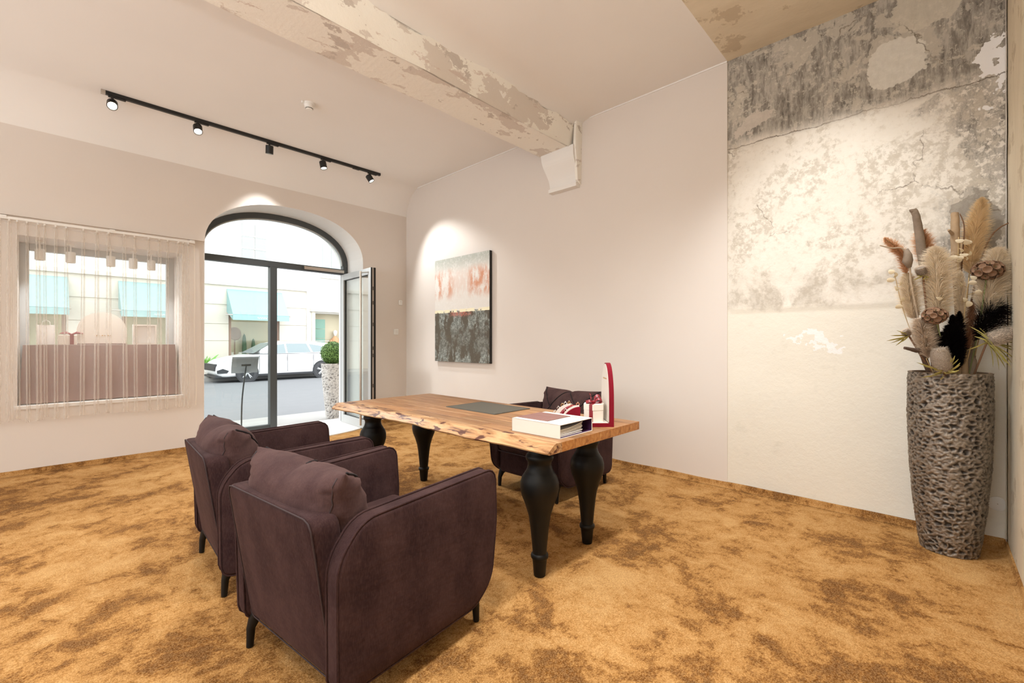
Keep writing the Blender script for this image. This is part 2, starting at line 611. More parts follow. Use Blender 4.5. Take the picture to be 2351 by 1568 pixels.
def mat_sheer():
    t = NT('sheer_voile')
    co = t.coord()
    thread = t.noise(t.mapping(co, (1, 1, 0.06)), 420, 2)
    tr = t.n('ShaderNodeBsdfTransparent')
    tr.inputs[0].default_value = (1, 1, 1, 1)
    df = t.n('ShaderNodeBsdfDiffuse')
    df.inputs[0].default_value = lin(236, 226, 214)
    tl = t.n('ShaderNodeBsdfTranslucent')
    tl.inputs[0].default_value = lin(238, 228, 216)
    m1 = t.n('ShaderNodeMixShader')
    m1.inputs[0].default_value = 0.5
    t.put(m1.inputs[1], df.outputs[0])
    t.put(m1.inputs[2], tl.outputs[0])
    m2 = t.n('ShaderNodeMixShader')
    lw = t.n('ShaderNodeLayerWeight')
    lw.inputs[0].default_value = 0.35
    t.put(m2.inputs[0], t.math('ADD', t.math('MULTIPLY', lw.outputs['Facing'], 0.10), t.math('MULTIPLY_ADD', thread, 0.14, 0.16), clamp=True))
    t.put(m2.inputs[1], tr.outputs[0])
    t.put(m2.inputs[2], m1.outputs[0])
    t.put(t.out.inputs['Surface'], m2.outputs[0])
    return t.m
M_sheer = mat_sheer()
M_frame = plain('anthracite_frame', (72, 76, 78), 0.45)
M_leafframe = plain('grey_leaf_frame', (186, 188, 188), 0.4, 0.1)
M_steel = plain('brushed_steel', (196, 188, 178), 0.3, 0.9)
M_plastic = plain('white_plastic', (238, 236, 232), 0.4)
M_red = plain('dark_red_velvet', (122, 12, 32), 0.8, var=0.15, vscale=30, sheen=0.08, spec=0.15)
M_ribbon = plain('red_satin_ribbon', (124, 14, 28), 0.42)
M_cream = plain('cream_card', (222, 214, 204), 0.6, var=0.02)
M_paper = plain('paper', (240, 238, 236), 0.7)
M_gold = plain('gold', (226, 178, 110), 0.25, 1.0)
M_rose = plain('rose_gold', (226, 160, 128), 0.22, 1.0)
M_silver = plain('silver', (222, 222, 224), 0.2, 1.0)
M_purple = plain('purple_lining', (62, 22, 66), 0.6)
M_emit = None
def mat_lens():
    t = NT('lit_lens')
    t.set(color=(1, 1, 1), emit=(1.0, 0.9, 0.74), emits=14.0)
    return t.m
M_lens = mat_lens()

# ------------------------------------------------------------------ structure: walls, floor, ceiling
def struct(o):
    o['kind'] = 'structure'
    return o

# door arch in the street wall: half ellipse on straight jambs
DX0, DX1, DSP, DTOP = 1.312, 3.300, 2.42, 3.02
def arch_pts(x0, x1, zs, zt, n=32, z0=0.0):
    cx, rx, rz = (x0 + x1) / 2, (x1 - x0) / 2, zt - zs
    pts = [(x1, z0)]
    for i in range(n + 1):
        a = pi * i / n
        e = 0.92
        pts.append((cx + rx * math.copysign(abs(cos(a)) ** e, cos(a)), zs + rz * abs(sin(a)) ** e))
    pts.append((x0, z0))
    return pts
NX0, NX1, NZ0, NZ1 = -0.158, 1.10, 0.64, 2.25   # window niche
YO = 6.98                                        # outer face of the street wall
RZ = 2.42                                       # foot of the upper wall that stands proud above the curtain rail
mb = MB()
door = arch_pts(DX0, DX1, DSP, DTOP)
TOPZ = 3.27
outer = [(XL, -0.05), (DX0, -0.05)] + [(x, z) for x, z in reversed(door)] + [(DX1, -0.05), (WX, -0.05), (WX, TOPZ), (XL, TOPZ)]
# inner face: recessed low panel (left of the door) and the rest
lowp = [(XL, -0.05), (DX0, -0.05), (DX0, RZ), (XL, RZ)]
niche = [(NX0, NZ0), (NX1, NZ0), (NX1, NZ1), (NX0, NZ1)]
YR = YB + 0.035
mb.holed(lowp, [niche], YR, XZ)
arch_open = [p for p in reversed(door)]
iu = max(i for i, p in enumerate(arch_open) if p[1] < RZ and p[0] < 2)
rest = [(XL, RZ), (DX0, RZ)] + [p for p in arch_open if not (p[0] < 2 and p[1] <= RZ)] + [(DX1, -0.05), (WX, -0.05), (WX, TOPZ), (XL, TOPZ)]
mb.holed(rest, [], YB, XZ)
mb.add([(XL, YB, RZ), (DX0, YB, RZ), (DX0, YR, RZ), (XL, YR, RZ)], [(0, 1, 2, 3)])
# reveals of niche
for (a, b) in zip(niche, niche[1:] + niche[:1]):
    mb.add([(a[0], YR, a[1]), (b[0], YR, b[1]), (b[0], YO, b[1]), (a[0], YO, a[1])], [(0, 1, 2, 3)])
mb.cur = 1
dl = [(DX0, -0.05)] + arch_open[1:-1] + [(DX1, -0.05)]
for i, (a, b) in enumerate(zip(dl, dl[1:])):
    ya = YR if (a[0] < 2 and a[1] < RZ) else YB
    yb = YR if (b[0] < 2 and b[1] < RZ) else YB
    mb.add([(a[0], ya, a[1]), (b[0], yb, b[1]), (b[0], YO, b[1]), (a[0], YO, a[1])], [(0, 1, 2, 3)])
mb.cur = 0
mb.holed([(XL, -0.3)] + [(DX0, -0.3)] + [p for p in arch_open] + [(DX1, -0.3), (WX + 1.5, -0.3), (WX + 1.5, 5.6), (XL, 5.6)], [niche], YO, XZ)
wall_back = struct(mb.build('wall_back', [M_wall, M_white]))
setp(wall_back, 'beige street wall with arched glass door and curtained shop window')

mb = MB()
PY = 1.302                                       # where the paint stops and the bare plaster starts
mb.add([(WX, PY, -0.05), (WX, YO, -0.05), (WX, YO, 4.0), (WX, PY, 4.0)], [(0, 1, 2, 3)])
mb.add([(WX, PY, -0.05), (WX + 0.012, PY, -0.05), (WX + 0.012, PY, 4.0), (WX, PY, 4.0)], [(0, 1, 2, 3)])
wall_side = struct(mb.build('wall_right', M_wall))
setp(wall_side, 'smooth beige wall behind the desk where the abstract painting hangs')

# bare plaster field: fine grid, relief in the mesh
mb = MB()
ny, nzz = 90, 190
vs = []
for j in range(nzz + 1):
    z = -0.05 + (CZ + 0.1) * j / nzz
    for i in range(ny + 1):
        y = YF - 0.03 + (PY - YF + 0.03) * i / ny
        rough = 0.25 + 0.75 * max(0, min(1, (z - 1.5) / 0.15))
        d = mnoise.fractal(Vector((y * 3, z * 3, 1.7)), 0.8, 2.1, 5) * 0.006 * rough
        d += max(-0.4, mnoise.fractal(Vector((y * 1.3, z * 1.3, 7.7)), 1.0, 2.0, 3)) * 0.008
        cz = 2.89 + 0.02 * nz(y * 5, 3.3)
        d += -0.010 * math.exp(-((z - cz) / 0.012) ** 2) + 0.008 * max(0, min(1, (cz - z) / 0.03)) * (1 if z > 1.5 else 0)
        edge = min(1, (PY - y) / 0.05)
        e2 = max(0, min(1, (y - YF) / 0.04))
        vs.append((WX + 0.010 * e2 - d * edge * e2, y, z))
fs = [(j * (ny + 1) + i, j * (ny + 1) + i + 1, (j + 1) * (ny + 1) + i + 1, (j + 1) * (ny + 1) + i) for j in range(nzz) for i in range(ny)]
mb.add(vs, fs)
o = struct(mb.build('wall_right_plaster', M_plaster, smooth=True))
setp(o, 'bare scraped plaster wall, grey high up and cream below, behind the tall planter')

mb = MB()
mb.add([(XL, YF, -0.05), (WX + 0.03, YF, -0.05), (WX + 0.03, YF, 4.0), (XL, YF, 4.0)], [(0, 1, 2, 3)])
o = struct(mb.build('wall_front', M_tan))
setp(o, 'old plaster wall to the right of the tall planter')
# thin torn edge of finish coat running up the corner
mb = MB()
prev = None
pts = [(WX - 0.004 - 0.015 * abs(nz(z * 2.1, 5)), -0.05 + z) for z in [k * 0.05 for k in range(75)]]
for k in range(len(pts) - 1):
    (xa, za), (xb, zb) = pts[k], pts[k + 1]
    w0, w1 = 0.055 + 0.03 * nz(za * 3.3, 8), 0.055 + 0.03 * nz(zb * 3.3, 8)
    mb.add([(xa - w0, YF + 0.006, za), (xa + 0.003, YF + 0.006, za), (xb + 0.003, YF + 0.006, zb), (xb - w1, YF + 0.006, zb)], [(0, 1, 2, 3)])
o = struct(mb.build('trim_3', M_white))
setp(o, 'torn strip of white finish coat up the plaster corner')

mb = MB()
WL = [[(a_, 0.35), (a_ + 1.8, 0.35), (a_ + 1.8, 3.4), (a_, 3.4)] for a_ in (0.0, 2.0, 4.0)]  # unseen openings, added so sky light fills the room from the left
mb.holed([(YF - 0.1, -0.05), (YO, -0.05), (YO, 4.0), (YF - 0.1, 4.0)], WL, XL, YZ)
for h_ in WL:
    for (a, b) in zip(h_, h_[1:] + h_[:1]):
        mb.add([(XL, a[0], a[1]), (XL, b[0], b[1]), (XL - 0.4, b[0], b[1]), (XL - 0.4, a[0], a[1])], [(0, 1, 2, 3)])
o = struct(mb.build('wall_left', M_wall))
setp(o, 'beige wall out of view to the left, with three large openings added for fill light')

# floor: carpet, gently undulating
mb = MB()
nx, ny = 120, 110
vs = []
for j in range(ny + 1):
    for i in range(nx + 1):
        x = XL + (WX - XL) * i / nx
        y = YF + (YB + 0.03 - YF) * j / ny
        e = min(1, (WX - x) / 0.5, (YB + 0.03 - y) / 0.5, (y - YF) / 0.5)
        vs.append((x, y, 0.004 * mnoise.fractal(Vector((x * 5, y * 5, 0)), 0.9, 2, 4) * max(0, e) - 0.002))
mb.add(vs, [(j * (nx + 1) + i, j * (nx + 1) + i + 1, (j + 1) * (nx + 1) + i + 1, (j + 1) * (nx + 1) + i) for j in range(ny) for i in range(nx)])
floor = struct(mb.build('floor', M_carpet, smooth=True))
setp(floor, 'golden brown plush carpet with dark brushed patches')

# carpet turned up the wall as a skirting
def skirting(name, p0, p1, nrm, label, h=0.045):
    m = MB()
    p0, p1, nr = Vector(p0), Vector(p1), Vector(nrm)
    n = max(2, int((p1 - p0).length / 0.08))
    vs, fs = [], []
    prof = [(0.040, 0.0), (0.018, 0.008), (0.011, 0.02), (0.010, h - 0.004), (0.006, h), (0.0, h)]
    for i in range(n + 1):
        p = p0.lerp(p1, i / n)
        w = 0.006 * nz(p.x * 3, p.y * 3)
        for a, b in prof:
            vs.append(p + nr * a + Vector((0, 0, b + (w if b > 0.02 else 0))))
    k = len(prof)
    for i in range(n):
        for q in range(k - 1):
            fs.append((i * k + q, i * k + q + 1, (i + 1) * k + q + 1, (i + 1) * k + q))
    m.add(vs, fs)
    return setp(struct(m.build(name, M_carpet, smooth=True)), label)
skirting('baseboard_right', (WX + 0.004, YF + 0.01, 0), (WX + 0.004, YB, 0), (-1, 0, 0), 'strip of carpet turned up along the foot of the side wall')
skirting('baseboard_back', (XL, YR, 0), (DX0 - 0.005, YR, 0), (0, -1, 0), 'strip of carpet turned up below the curtained window')
skirting('baseboard_back_2', (DX1 + 0.005, YB, 0), (WX, YB, 0), (0, -1, 0), 'short strip of carpet turned up between door and corner')
skirting('baseboard_front', (WX, YF, 0), (1.0, YF, 0), (0, 1, 0), 'strip of carpet turned up along the near wall')

# ceiling with a coved edge over the street wall; raw plaster field at the right
mb = MB()
prof = [(PY, CZ), (5.88, CZ)]
for i in range(1, 9):
    a = pi / 2 * i / 8
    prof.append((5.88 + 0.32 * sin(a) ** 1.15, CZ - (CZ - 3.255) * (1 - cos(a)) ** 0.85))
prof.append((YB + 0.03, 3.25))
vs, fs = [], []
for y, z in prof:
    vs += [(XL, y, z), (WX, y, z)]
for i in range(len(prof) - 1):
    fs.append((2 * i, 2 * i + 1, 2 * i + 3, 2 * i + 2))
mb.add(vs, fs)
mb.cur = 1
mb.add([(XL, YF - 0.1, CZ), (WX + 0.03, YF - 0.1, CZ), (WX + 0.03, PY, CZ), (XL, PY, CZ)], [(0, 1, 2, 3)])
mb.cur = 0
# closed roof slab above
mb.box(XL - 0.3, WX + 0.4, YF - 0.4, YO, CZ + 0.05, CZ + 0.35)
ceil = struct(mb.build('ceiling', [M_ceil, M_tan], smooth=True, angle=35))
setp(ceil, 'pale ceiling with coved edge and a raw tan plaster field at right')

# thin white sealant line where the side wall meets the ceiling
mb = MB()
for (ya, yb) in ((PY, 2.72), (3.36, 5.88)):
    mb.box(WX - 0.008, WX, ya, yb, CZ - 0.012, CZ)
o = struct(mb.build('trim_4', M_white))
setp(o, 'thin white sealant line between side wall and ceiling')

# beam
BY0, BY1, BZ = 2.90, 3.29, 3.36
mb = MB()
n = 150
ring = [(BY1 + 0.02, CZ + 0.02), (BY1, BZ), (BY0 + 0.012, BZ + 0.012), (BY0 - 0.075, CZ + 0.02)]
vs, fs = [], []
for i in range(n + 1):
    x = XL + (WX - XL) * i / n
    for k, (y, z) in enumerate(ring):
        vs.append((x, y + 0.010 * nz(x * 2.2, k * 3.1), z + (0.006 * nz(x * 3.1, k * 2.3) if k in (1, 2) else 0)))
for i in range(n):
    for k in range(3):
        fs.append((i * 4 + k, i * 4 + k + 1, (i + 1) * 4 + k + 1, (i + 1) * 4 + k))
mb.add(vs, fs)
beam = struct(mb.build('trim_1', M_beam))
setp(beam, 'old ceiling beam with flaking cream and grey limewash')
# right cheek: old finish coat with a ragged upper edge, standing proud
mb = MB()
vs, fs = [], []
n, m = 260, 8
for i in range(n + 1):
    x = XL + (WX - 0.005 - XL) * i / n
    top = CZ - 0.065 + 0.045 * mnoise.fractal(Vector((x * 2.3, 0.3, 0)), 0.8, 2.2, 5)
    for j in range(m + 1):
        t_ = j / m
        z = BZ + (top - BZ) * t_
        y = BY0 - 0.075 * (z - BZ) / (CZ - BZ) - 0.012 + 0.012 * nz(x * 2.2, z * 4) - 0.004 * abs(mnoise.fractal(Vector((x * 4, z * 4, 2)), 0.8, 2.2, 4))
        vs.append((x, y, z))
    vs.append((x, y + 0.02, top + 0.002))
k = m + 2
for i in range(n):
    for j in range(k - 1):
        fs.append((i * k + j, i * k + j + 1, (i + 1) * k + j + 1, (i + 1) * k + j))
mb.add(vs, fs)
mb.build('plaster_skin', M_beam, beam, smooth=True, angle=40)
# smooth white fillet between beam and ceiling
mb = MB()
prof = [(BY0 - 0.060, CZ - 0.07), (BY0 - 0.085, CZ - 0.045), (BY0 - 0.14, CZ - 0.018), (BY0 - 0.22, CZ - 0.004), (BY0 - 0.30, CZ + 0.001)]
vs, fs = [], []
for y, z in prof:
    vs += [(XL, y, z), (WX, y, z)]
for i in range(len(prof) - 1):
    fs.append((2 * i, 2 * i + 1, 2 * i + 3, 2 * i + 2))
mb.add(vs, fs)
mb.build('ceiling_fillet', M_ceil, beam, smooth=True)
# corbel under the beam end: S-profile seen from the side
prof = [(4.06, 3.37), (3.925, 3.37), (3.925, 3.33)]
for i in range(13):
    a = i / 12
    prof.append((3.925 + 0.085 * (a - sin(2 * pi * a) / (2 * pi) * 1.25), 3.33 - 0.33 * a))
prof += [(4.005, 2.985), (3.975, 2.975), (3.975, 2.935), (4.06, 2.93)]
mb = MB()
mb.extrude(prof, 0.0, 1.0, lambda a, b, c: (a, (BY0 - 0.075) * (1 - c) + c * (BY1 - 0.01 - 0.075 * min(1, (3.37 - b) / 0.4)), b))
setp(mb.build('corbel', M_white, beam), 'white scrolled corbel under the beam end')
mb = MB()
vs = []
for (x0, z0, z1) in [(3.945, 3.36, 3.66), (3.965, 3.2, 3.66), (3.985, 3.0, 3.66), (4.05, 2.96, 3.66)]:
    vs += [(x0, BY0 - 0.090, z0), (x0, BY0 - 0.105, z1)]
mb.add(vs, [(0, 1, 3, 2), (2, 3, 5, 4), (4, 5, 7, 6)])
for a, b in ((0, 1), (0, 2), (2, 4), (4, 6)):
    A, B = vs[a], vs[b]
    mb.add([A, B, (B[0], B[1] + 0.03, B[2]), (A[0], A[1] + 0.03, A[2])], [(0, 1, 2, 3)])
mb.build('end_plaster', M_beam, beam)

# pale stone threshold inside the arch, rounded towards the carpet
mb = MB()
cx, hw = (DX0 + DX1) / 2, (DX1 - DX0) / 2 + 0.02
out = [(DX0 + 0.002, YO + 0.02), (DX0 + 0.002, YB)]
for i in range(25):
    a = pi - pi * i / 24
    out.append((cx + hw * cos(a), YB - 0.40 * sin(a)))
out += [(DX1 - 0.002, YB), (DX1 - 0.002, YO + 0.02)]
mb.extrude(out, -0.04, 0.010, XYZ)
M_stone = plain('pale_stone', (226, 222, 216), 0.55, var=0.05, vscale=5)
o = struct(mb.build('trim_2', M_stone))
setp(o, 'pale stone threshold slab in front of the arched door')

# ------------------------------------------------------------------ window, door
FY = 6.72                                        # plane of the door and window frames
win = empty('window_1', (0.47, FY, NZ0), kind='structure', label='shop window with slim grey frame behind the sheer curtain')
def wbox(name, mat, parent, x0, x1, y0, y1, z0, z1, bev=0.004):
    L = parent.location
    m = MB().box(x0 - L.x, x1 - L.x, y0 - L.y, y1 - L.y, z0 - L.z, z1 - L.z, bev)
    return m.build(name, mat, parent)
for (a, b, c, d) in ((NX0, NX0 + 0.07, NZ0, NZ1), (NX1 - 0.07, NX1, NZ0, NZ1), (NX0 + 0.07, NX1 - 0.07, NZ1 - 0.07, NZ1), (NX0 + 0.07, NX1 - 0.07, NZ0, NZ0 + 0.07)):
    wbox('frame_bar', M_leafframe, win, a, b, FY - 0.03, FY + 0.04, c, d)
wbox('pane', M_glass, win, NX0 + 0.07, NX1 - 0.07, FY + 0.003, FY + 0.009, NZ0 + 0.07, NZ1 - 0.07, 0)
wbox('window_sill', M_white, win, NX0 - 0.02, NX1 + 0.02, YR - 0.025, YR + 0.05, NZ0 - 0.03, NZ0 + 0.004)

door1 = empty('door_1', (2.3, FY, 0), kind='structure', label='arched anthracite door frame with fanlight and fixed glass panel')
FW = 0.075
TZ0, TZ1 = 2.285, 2.365                          # transom
MX0, MX1 = 2.175, 2.265                          # mullion
fx0, fx1 = DX0 - 0.0, DX1 - 0.0
cxf = (fx0 + fx1) / 2
def arc_bar(r_in, z_in, r_out, z_out, zs, y0, y1, n=40):
    m = MB()
    vs, fs = [], []
    for i in range(n + 1):
        a = pi * i / n
        ca, sa = math.copysign(abs(cos(a)) ** 0.92, cos(a)), abs(sin(a)) ** 0.92
        for (rx, rz) in ((r_in, z_in), (r_out, z_out)):
            for y in (y0, y1):
                vs.append((cxf - 2.3 + rx * ca, y - FY, zs + rz * sa))
    for i in range(n):
        q, w = i * 4, (i + 1) * 4
        fs += [(q, q + 1, w + 1, w), (q + 2, w + 2, w + 3, q + 3), (q, w, w + 2, q + 2), (q + 1, q + 3, w + 3, w + 1)]
    return m.add(vs, fs)
R_, Z_ = (DX1 - DX0) / 2, DTOP - DSP
arc_bar(R_ - FW, Z_ - FW, R_ + 0.01, Z_ + 0.01, DSP, FY - 0.04, FY + 0.05).build('arch_bar', M_frame, door1)
arc_bar(R_ - FW - 0.014, Z_ - FW - 0.014, R_ - FW, Z_ - FW, DSP, FY - 0.02, FY + 0.03).build('glazing_bead', M_leafframe, door1)
for (a, b) in ((fx0, fx0 + FW), (fx1 - FW, fx1)):
    wbox('jamb', M_frame, door1, a, b, FY - 0.04, FY + 0.05, 0.0, DSP)
wbox('transom', M_frame, door1, fx0 + FW, fx1 - FW, FY - 0.045, FY + 0.05, TZ0, TZ1)
wbox('mullion', M_frame, door1, MX0, MX1, FY - 0.045, FY + 0.05, 0.01, TZ0)
wbox('bottom_rail', M_frame, door1, fx0 + FW, MX0, FY - 0.03, FY + 0.04, 0.01, 0.10)
wbox('door_closer', M_steel, door1, 2.62, 3.22, FY - 0.085, FY - 0.045, 2.30, 2.345)
# glass: side panel and fanlight
wbox('pane', M_glass, door1, fx0 + FW, MX0, FY, FY + 0.008, 0.10, TZ0, 0)
pts = [(fx1 - FW, TZ1)]
for i in range(33):
    a = pi * i / 32
    pts.append((cxf + (R_ - FW) * math.copysign(abs(cos(a)) ** 0.92, cos(a)), DSP + (Z_ - FW) * abs(sin(a)) ** 0.92))
pts.append((fx0 + FW, TZ1))
MB().extrude([(a - 2.3, b) for a, b in pts], 0.0, 0.008, XZ).build('fanlight_pane', M_glass, door1)

# open door leaf, swung 90 degrees into the room
LW, LH = 1.0, 2.265
leaf = empty('door_2', (3.222, FY - 0.05, 0.012), radians(-93.0), kind='structure', label='open glass door leaf with grey frame and long steel pull bar')
def lbox(name, mat, parent, *a, bev=0.003):
    return MB().box(*a, bev).build(name, mat, parent)
for (a, b) in ((0.0, 0.085), (LW - 0.085, LW)):
    lbox('stile', M_leafframe, leaf, a, b, -0.035, 0.035, 0, LH)
lbox('rail', M_leafframe, leaf, 0.085, LW - 0.085, -0.035, 0.035, LH - 0.09, LH)
lbox('rail', M_leafframe, leaf, 0.085, LW - 0.085, -0.035, 0.035, 0, 0.12)
lbox('pane', M_leafglass, leaf, 0.085, LW - 0.085, -0.006, 0.006, 0.12, LH - 0.09, bev=0)
lbox('gasket', M_blackmetal, leaf, LW, LW + 0.006, 0.006, 0.036, 0.0, LH, bev=0)
lbox('gasket', M_blackmetal, leaf, LW, LW + 0.006, -0.036, -0.014, 0.0, LH, bev=0)
lock = lbox('lock_strip', M_steel, leaf, LW, LW + 0.004, -0.014, 0.006, 0.02, LH - 0.02, bev=0)
for z in (0.6, 1.02, 1.12, 1.45, 1.75, 1.95):
    lbox('latch_slot', M_blackmetal, lock, LW + 0.0045, LW + 0.006, -0.009, 0.001, z, z + 0.05, bev=0)
for (a, b, c, d) in ((0.085, 0.092, 0.12, LH - 0.09), (LW - 0.092, LW - 0.085, 0.12, LH - 0.09), (0.092, LW - 0.092, 0.12, 0.127), (0.092, LW - 0.092, LH - 0.097, LH - 0.09)):
    lbox('glazing_seal', M_blackmetal, leaf, a, b, -0.014, 0.014, c, d, bev=0)
h = MB().tube([(LW - 0.19, -0.095, 0.06), (LW - 0.19, -0.095, LH - 0.04)], 0.0175, 14).build('pull_bar', M_steel, leaf, smooth=True, angle=40)
for z in (0.25, LH - 0.06):
    MB().tube([(LW - 0.19, -0.095, z), (LW - 0.06, -0.04, z)], 0.009, 8).build('standoff', M_steel, h, smooth=True, angle=40)

# ------------------------------------------------------------------ curtain on its rail
mb = MB()
CX0, CX1, CY = -0.42, 1.20, 6.145
m = 14
vs, fs = [], []
folds = []
random.seed(11)
x = CX0 + 0.03
while x < CX1 - 0.03:
    folds.append((x, random.uniform(0.7, 1.25), random.uniform(0, 1)))
    x += random.uniform(0.07, 0.13) if 0.0 < x < 1.03 else random.uniform(0.04, 0.07)
# path of the cloth in plan: flat runs and narrow overlapping pleats (offset along x, depth towards the room)
path = [(CX0, 0.0, 0.0)]
for fx, am, ph in folds:
    w_ = 0.011 * am
    for (ax_, dx_, dy_) in ((-0.6, 0.0, 0.0), (-0.9, -0.5, 0.5), (-1.2, -1.1, 0.95), (-0.7, -1.0, 1.15), (0.2, 0.2, 1.2), (1.2, 1.1, 1.12), (1.5, 1.3, 0.9), (1.0, 0.7, 0.4), (0.7, 0.1, 0.0)):
        path.append((fx + w_ * 0.5 * ax_, w_ * dx_ * 0.9, 0.015 * am * dy_))
    path.append((fx + 0.02, 0.0, 0.004 * sin(fx * 40)))
path.append((CX1, 0.0, 0.0))
n = len(path) - 1
for (x, ox, oy) in path:
    for j in range(m + 1):
        t_ = j / m
        zt = 2.352 + 0.004 * sin(x * 60)
        zb = 0.515 + 0.014 * sin(x * 31 + 1) + 0.008 * sin(x * 70) - 0.25 * oy
        z = zt + (zb - zt) * t_
        k_ = 0.30 + 0.70 * t_ ** 0.5
        gx = x + ox * k_ + 0.010 * t_ * sin(x * 9 + 2)
        y = CY - oy * k_ + 0.010 * t_ * sin(x * 27)
        vs.append((gx, y, z))
for i in range(n):
    for j in range(m):
        fs.append((i * (m + 1) + j, i * (m + 1) + j + 1, (i + 1) * (m + 1) + j + 1, (i + 1) * (m + 1) + j))
mb.add(vs, fs)
cur = empty('sheer_curtain', (0, 0, 0), label='sheer beige voile curtain hanging across the shop window', cat='curtain')
mb.build('voile', M_sheer, cur, smooth=True)
M_tape = plain('gathering_tape', (206, 190, 172), 0.9)
mb = MB()
vs = []
for (x, ox, oy) in path:
    for zz in (2.333, 2.358):
        vs.append((x + ox * 0.3, CY - 0.003 - oy * 0.33, zz + 0.003 * sin(x * 60)))
mb.add(vs, [(2 * i, 2 * i + 1, 2 * i + 3, 2 * i + 2) for i in range(n)])
mb.build('header_tape', M_sheer, cur, smooth=True)
mb = MB()
vs = []
k = 16
for j in range(k + 1):
    t_ = j / k
    z = 2.35 - 1.83 * t_
    xx = CX1 + 0.010 * sin(t_ * 9) * t_ + 0.012 * t_
    vs += [(xx - 0.006, CY - 0.004, z), (xx + 0.006, CY + 0.004, z)]
mb.add(vs, [(2 * j, 2 * j + 1, 2 * j + 3, 2 * j + 2) for j in range(k)])
mb.build('side_hem', plain('curtain_hem', (238, 228, 216), 0.9), cur)
rail = empty('curtain_rail', (0, 0, 0), label='slim white curtain rail fixed above the shop window', cat='rail')
MB().box(CX0 - 0.4, CX1 + 0.005, CY - 0.012, CY + 0.014, 2.368, 2.392, 0.003).build('rail', M_plastic, rail)
for x in (-0.24, 0.5, CX1 - 0.02):
    MB().box(x - 0.02, x + 0.02, CY - 0.016, YR, 2.380, 2.400, 0.003).build('bracket', M_plastic, rail)
for fx, am, ph in folds[::1]:
    MB().box(fx - 0.006, fx + 0.006, CY - 0.006, CY + 0.006, 2.352, 2.368, 0.001).build('glider', M_plastic, rail)

# ------------------------------------------------------------------ things in the shop window
M_cloth = plain('mauve_cloth', (128, 96, 86), 0.9, var=0.08, vscale=20, sheen=0.3)
dp = empty('display_plinth', (0.47, 6.45, NZ0), label='display ledge draped in mauve brown cloth behind the sheer curtain', cat='plinth')
mb = MB()
n, m = 80, 14
def cloth_pt(u, v):
    # v 0..1 front fall (bottom to top edge), 1..2 flat top
    x = (u - 0.5) * (1.235 - 0.04 * min(1, v))
    if v <= 1:
        y = -0.165 + 0.13 * v + 0.010 * sin(u * 31 + 1) * (1 - v) + 0.006 * sin(u * 57) * (1 - v)
        z = 0.015 + 0.56 * v
    else:
        y = -0.035 + 0.26 * (v - 1)
        z = 0.575
    return (x, y, z)
vs = [cloth_pt(i / n, 2 * j / m) for i in range(n + 1) for j in range(m + 1)]
mb.add(vs, [(i * (m + 1) + j, i * (m + 1) + j + 1, (i + 1) * (m + 1) + j + 1, (i + 1) * (m + 1) + j) for i in range(n) for j in range(m)])
mb.build('cloth', M_cloth, dp, smooth=True, angle=50)
MB().box(-0.58, 0.58, 0.0, 0.22, 0.0, 0.57).build('box', M_white, dp)
TOPP = 1.217
# arched cream board
bd = empty('arched_board', (0.452, 6.55, TOPP), label='cream arched backing board standing on the mauve draped ledge', cat='board')
o_ = [(0.19, 0), (0.2, 0.1)] + [(0.2 * cos(a), 0.15 + 0.20 * sin(a)) for a in [pi * i / 24 for i in range(25)]] + [(-0.2, 0.1), (-0.19, 0)]
MB().extrude(o_, -0.012, 0.012, XZ).build('panel', M_cream, bd)
MB().box(-0.2, 0.2, -0.04, 0.04, 0, 0.012).build('base', M_cloth, bd)
for i, w in enumerate((0.014, 0.006, 0.012, 0.008, 0.014, 0.010)):
    MB().box(-0.05 + i * 0.022, -0.05 + i * 0.022 + w, -0.0145, -0.0122, 0.095, 0.102).build('lettering', M_gold, bd)
# small gift box with ribbon
gb = empty('gift_box', (0.185, 6.55, TOPP), label='small white gift box with red ribbon in the shop window', cat='box')
MB().box(-0.07, 0.07, -0.06, 0.06, 0, 0.10, 0.004).build('body', M_cream, gb)
MB().box(0.015, 0.045, -0.062, 0.062, 0, 0.102).build('ribbon', M_ribbon, gb)
for s_ in (-1, 1):
    MB().tube([(0.03, 0, 0.105), (0.03 + s_ * 0.04, -0.01, 0.125), (0.03 + s_ * 0.09, -0.015, 0.115)], [0.008, 0.014, 0.004], 6).build('bow', M_ribbon, gb)
# framed box right, two white things left
fb = empty('shadow_box', (0.81, 6.56, TOPP), label='pale square shadow box right of the arched board', cat='frame')
for (a, b, c, d) in ((-0.105, -0.09, 0, 0.225), (0.09, 0.105, 0, 0.225), (-0.09, 0.09, 0.21, 0.225), (-0.09, 0.09, 0, 0.015)):
    MB().box(a, b, -0.03, 0.03, c, d).build('side', M_cream, fb)
MB().box(-0.09, 0.09, 0.02, 0.03, 0.015, 0.21).build('back', M_paper, fb)
wb = empty('gift_bag', (0.02, 6.58, TOPP), label='white paper bag at the left end of the window ledge', cat='bag')
MB().box(-0.055, 0.075, -0.03, 0.03, 0, 0.20, 0.003).build('body', M_paper, wb)
MB().tube([(-0.02, -0.031, 0.2), (-0.015, -0.034, 0.235), (0.01, -0.036, 0.25), (0.035, -0.034, 0.235), (0.04, -0.031, 0.2)], 0.003, 6).build('handle', M_paper, wb)
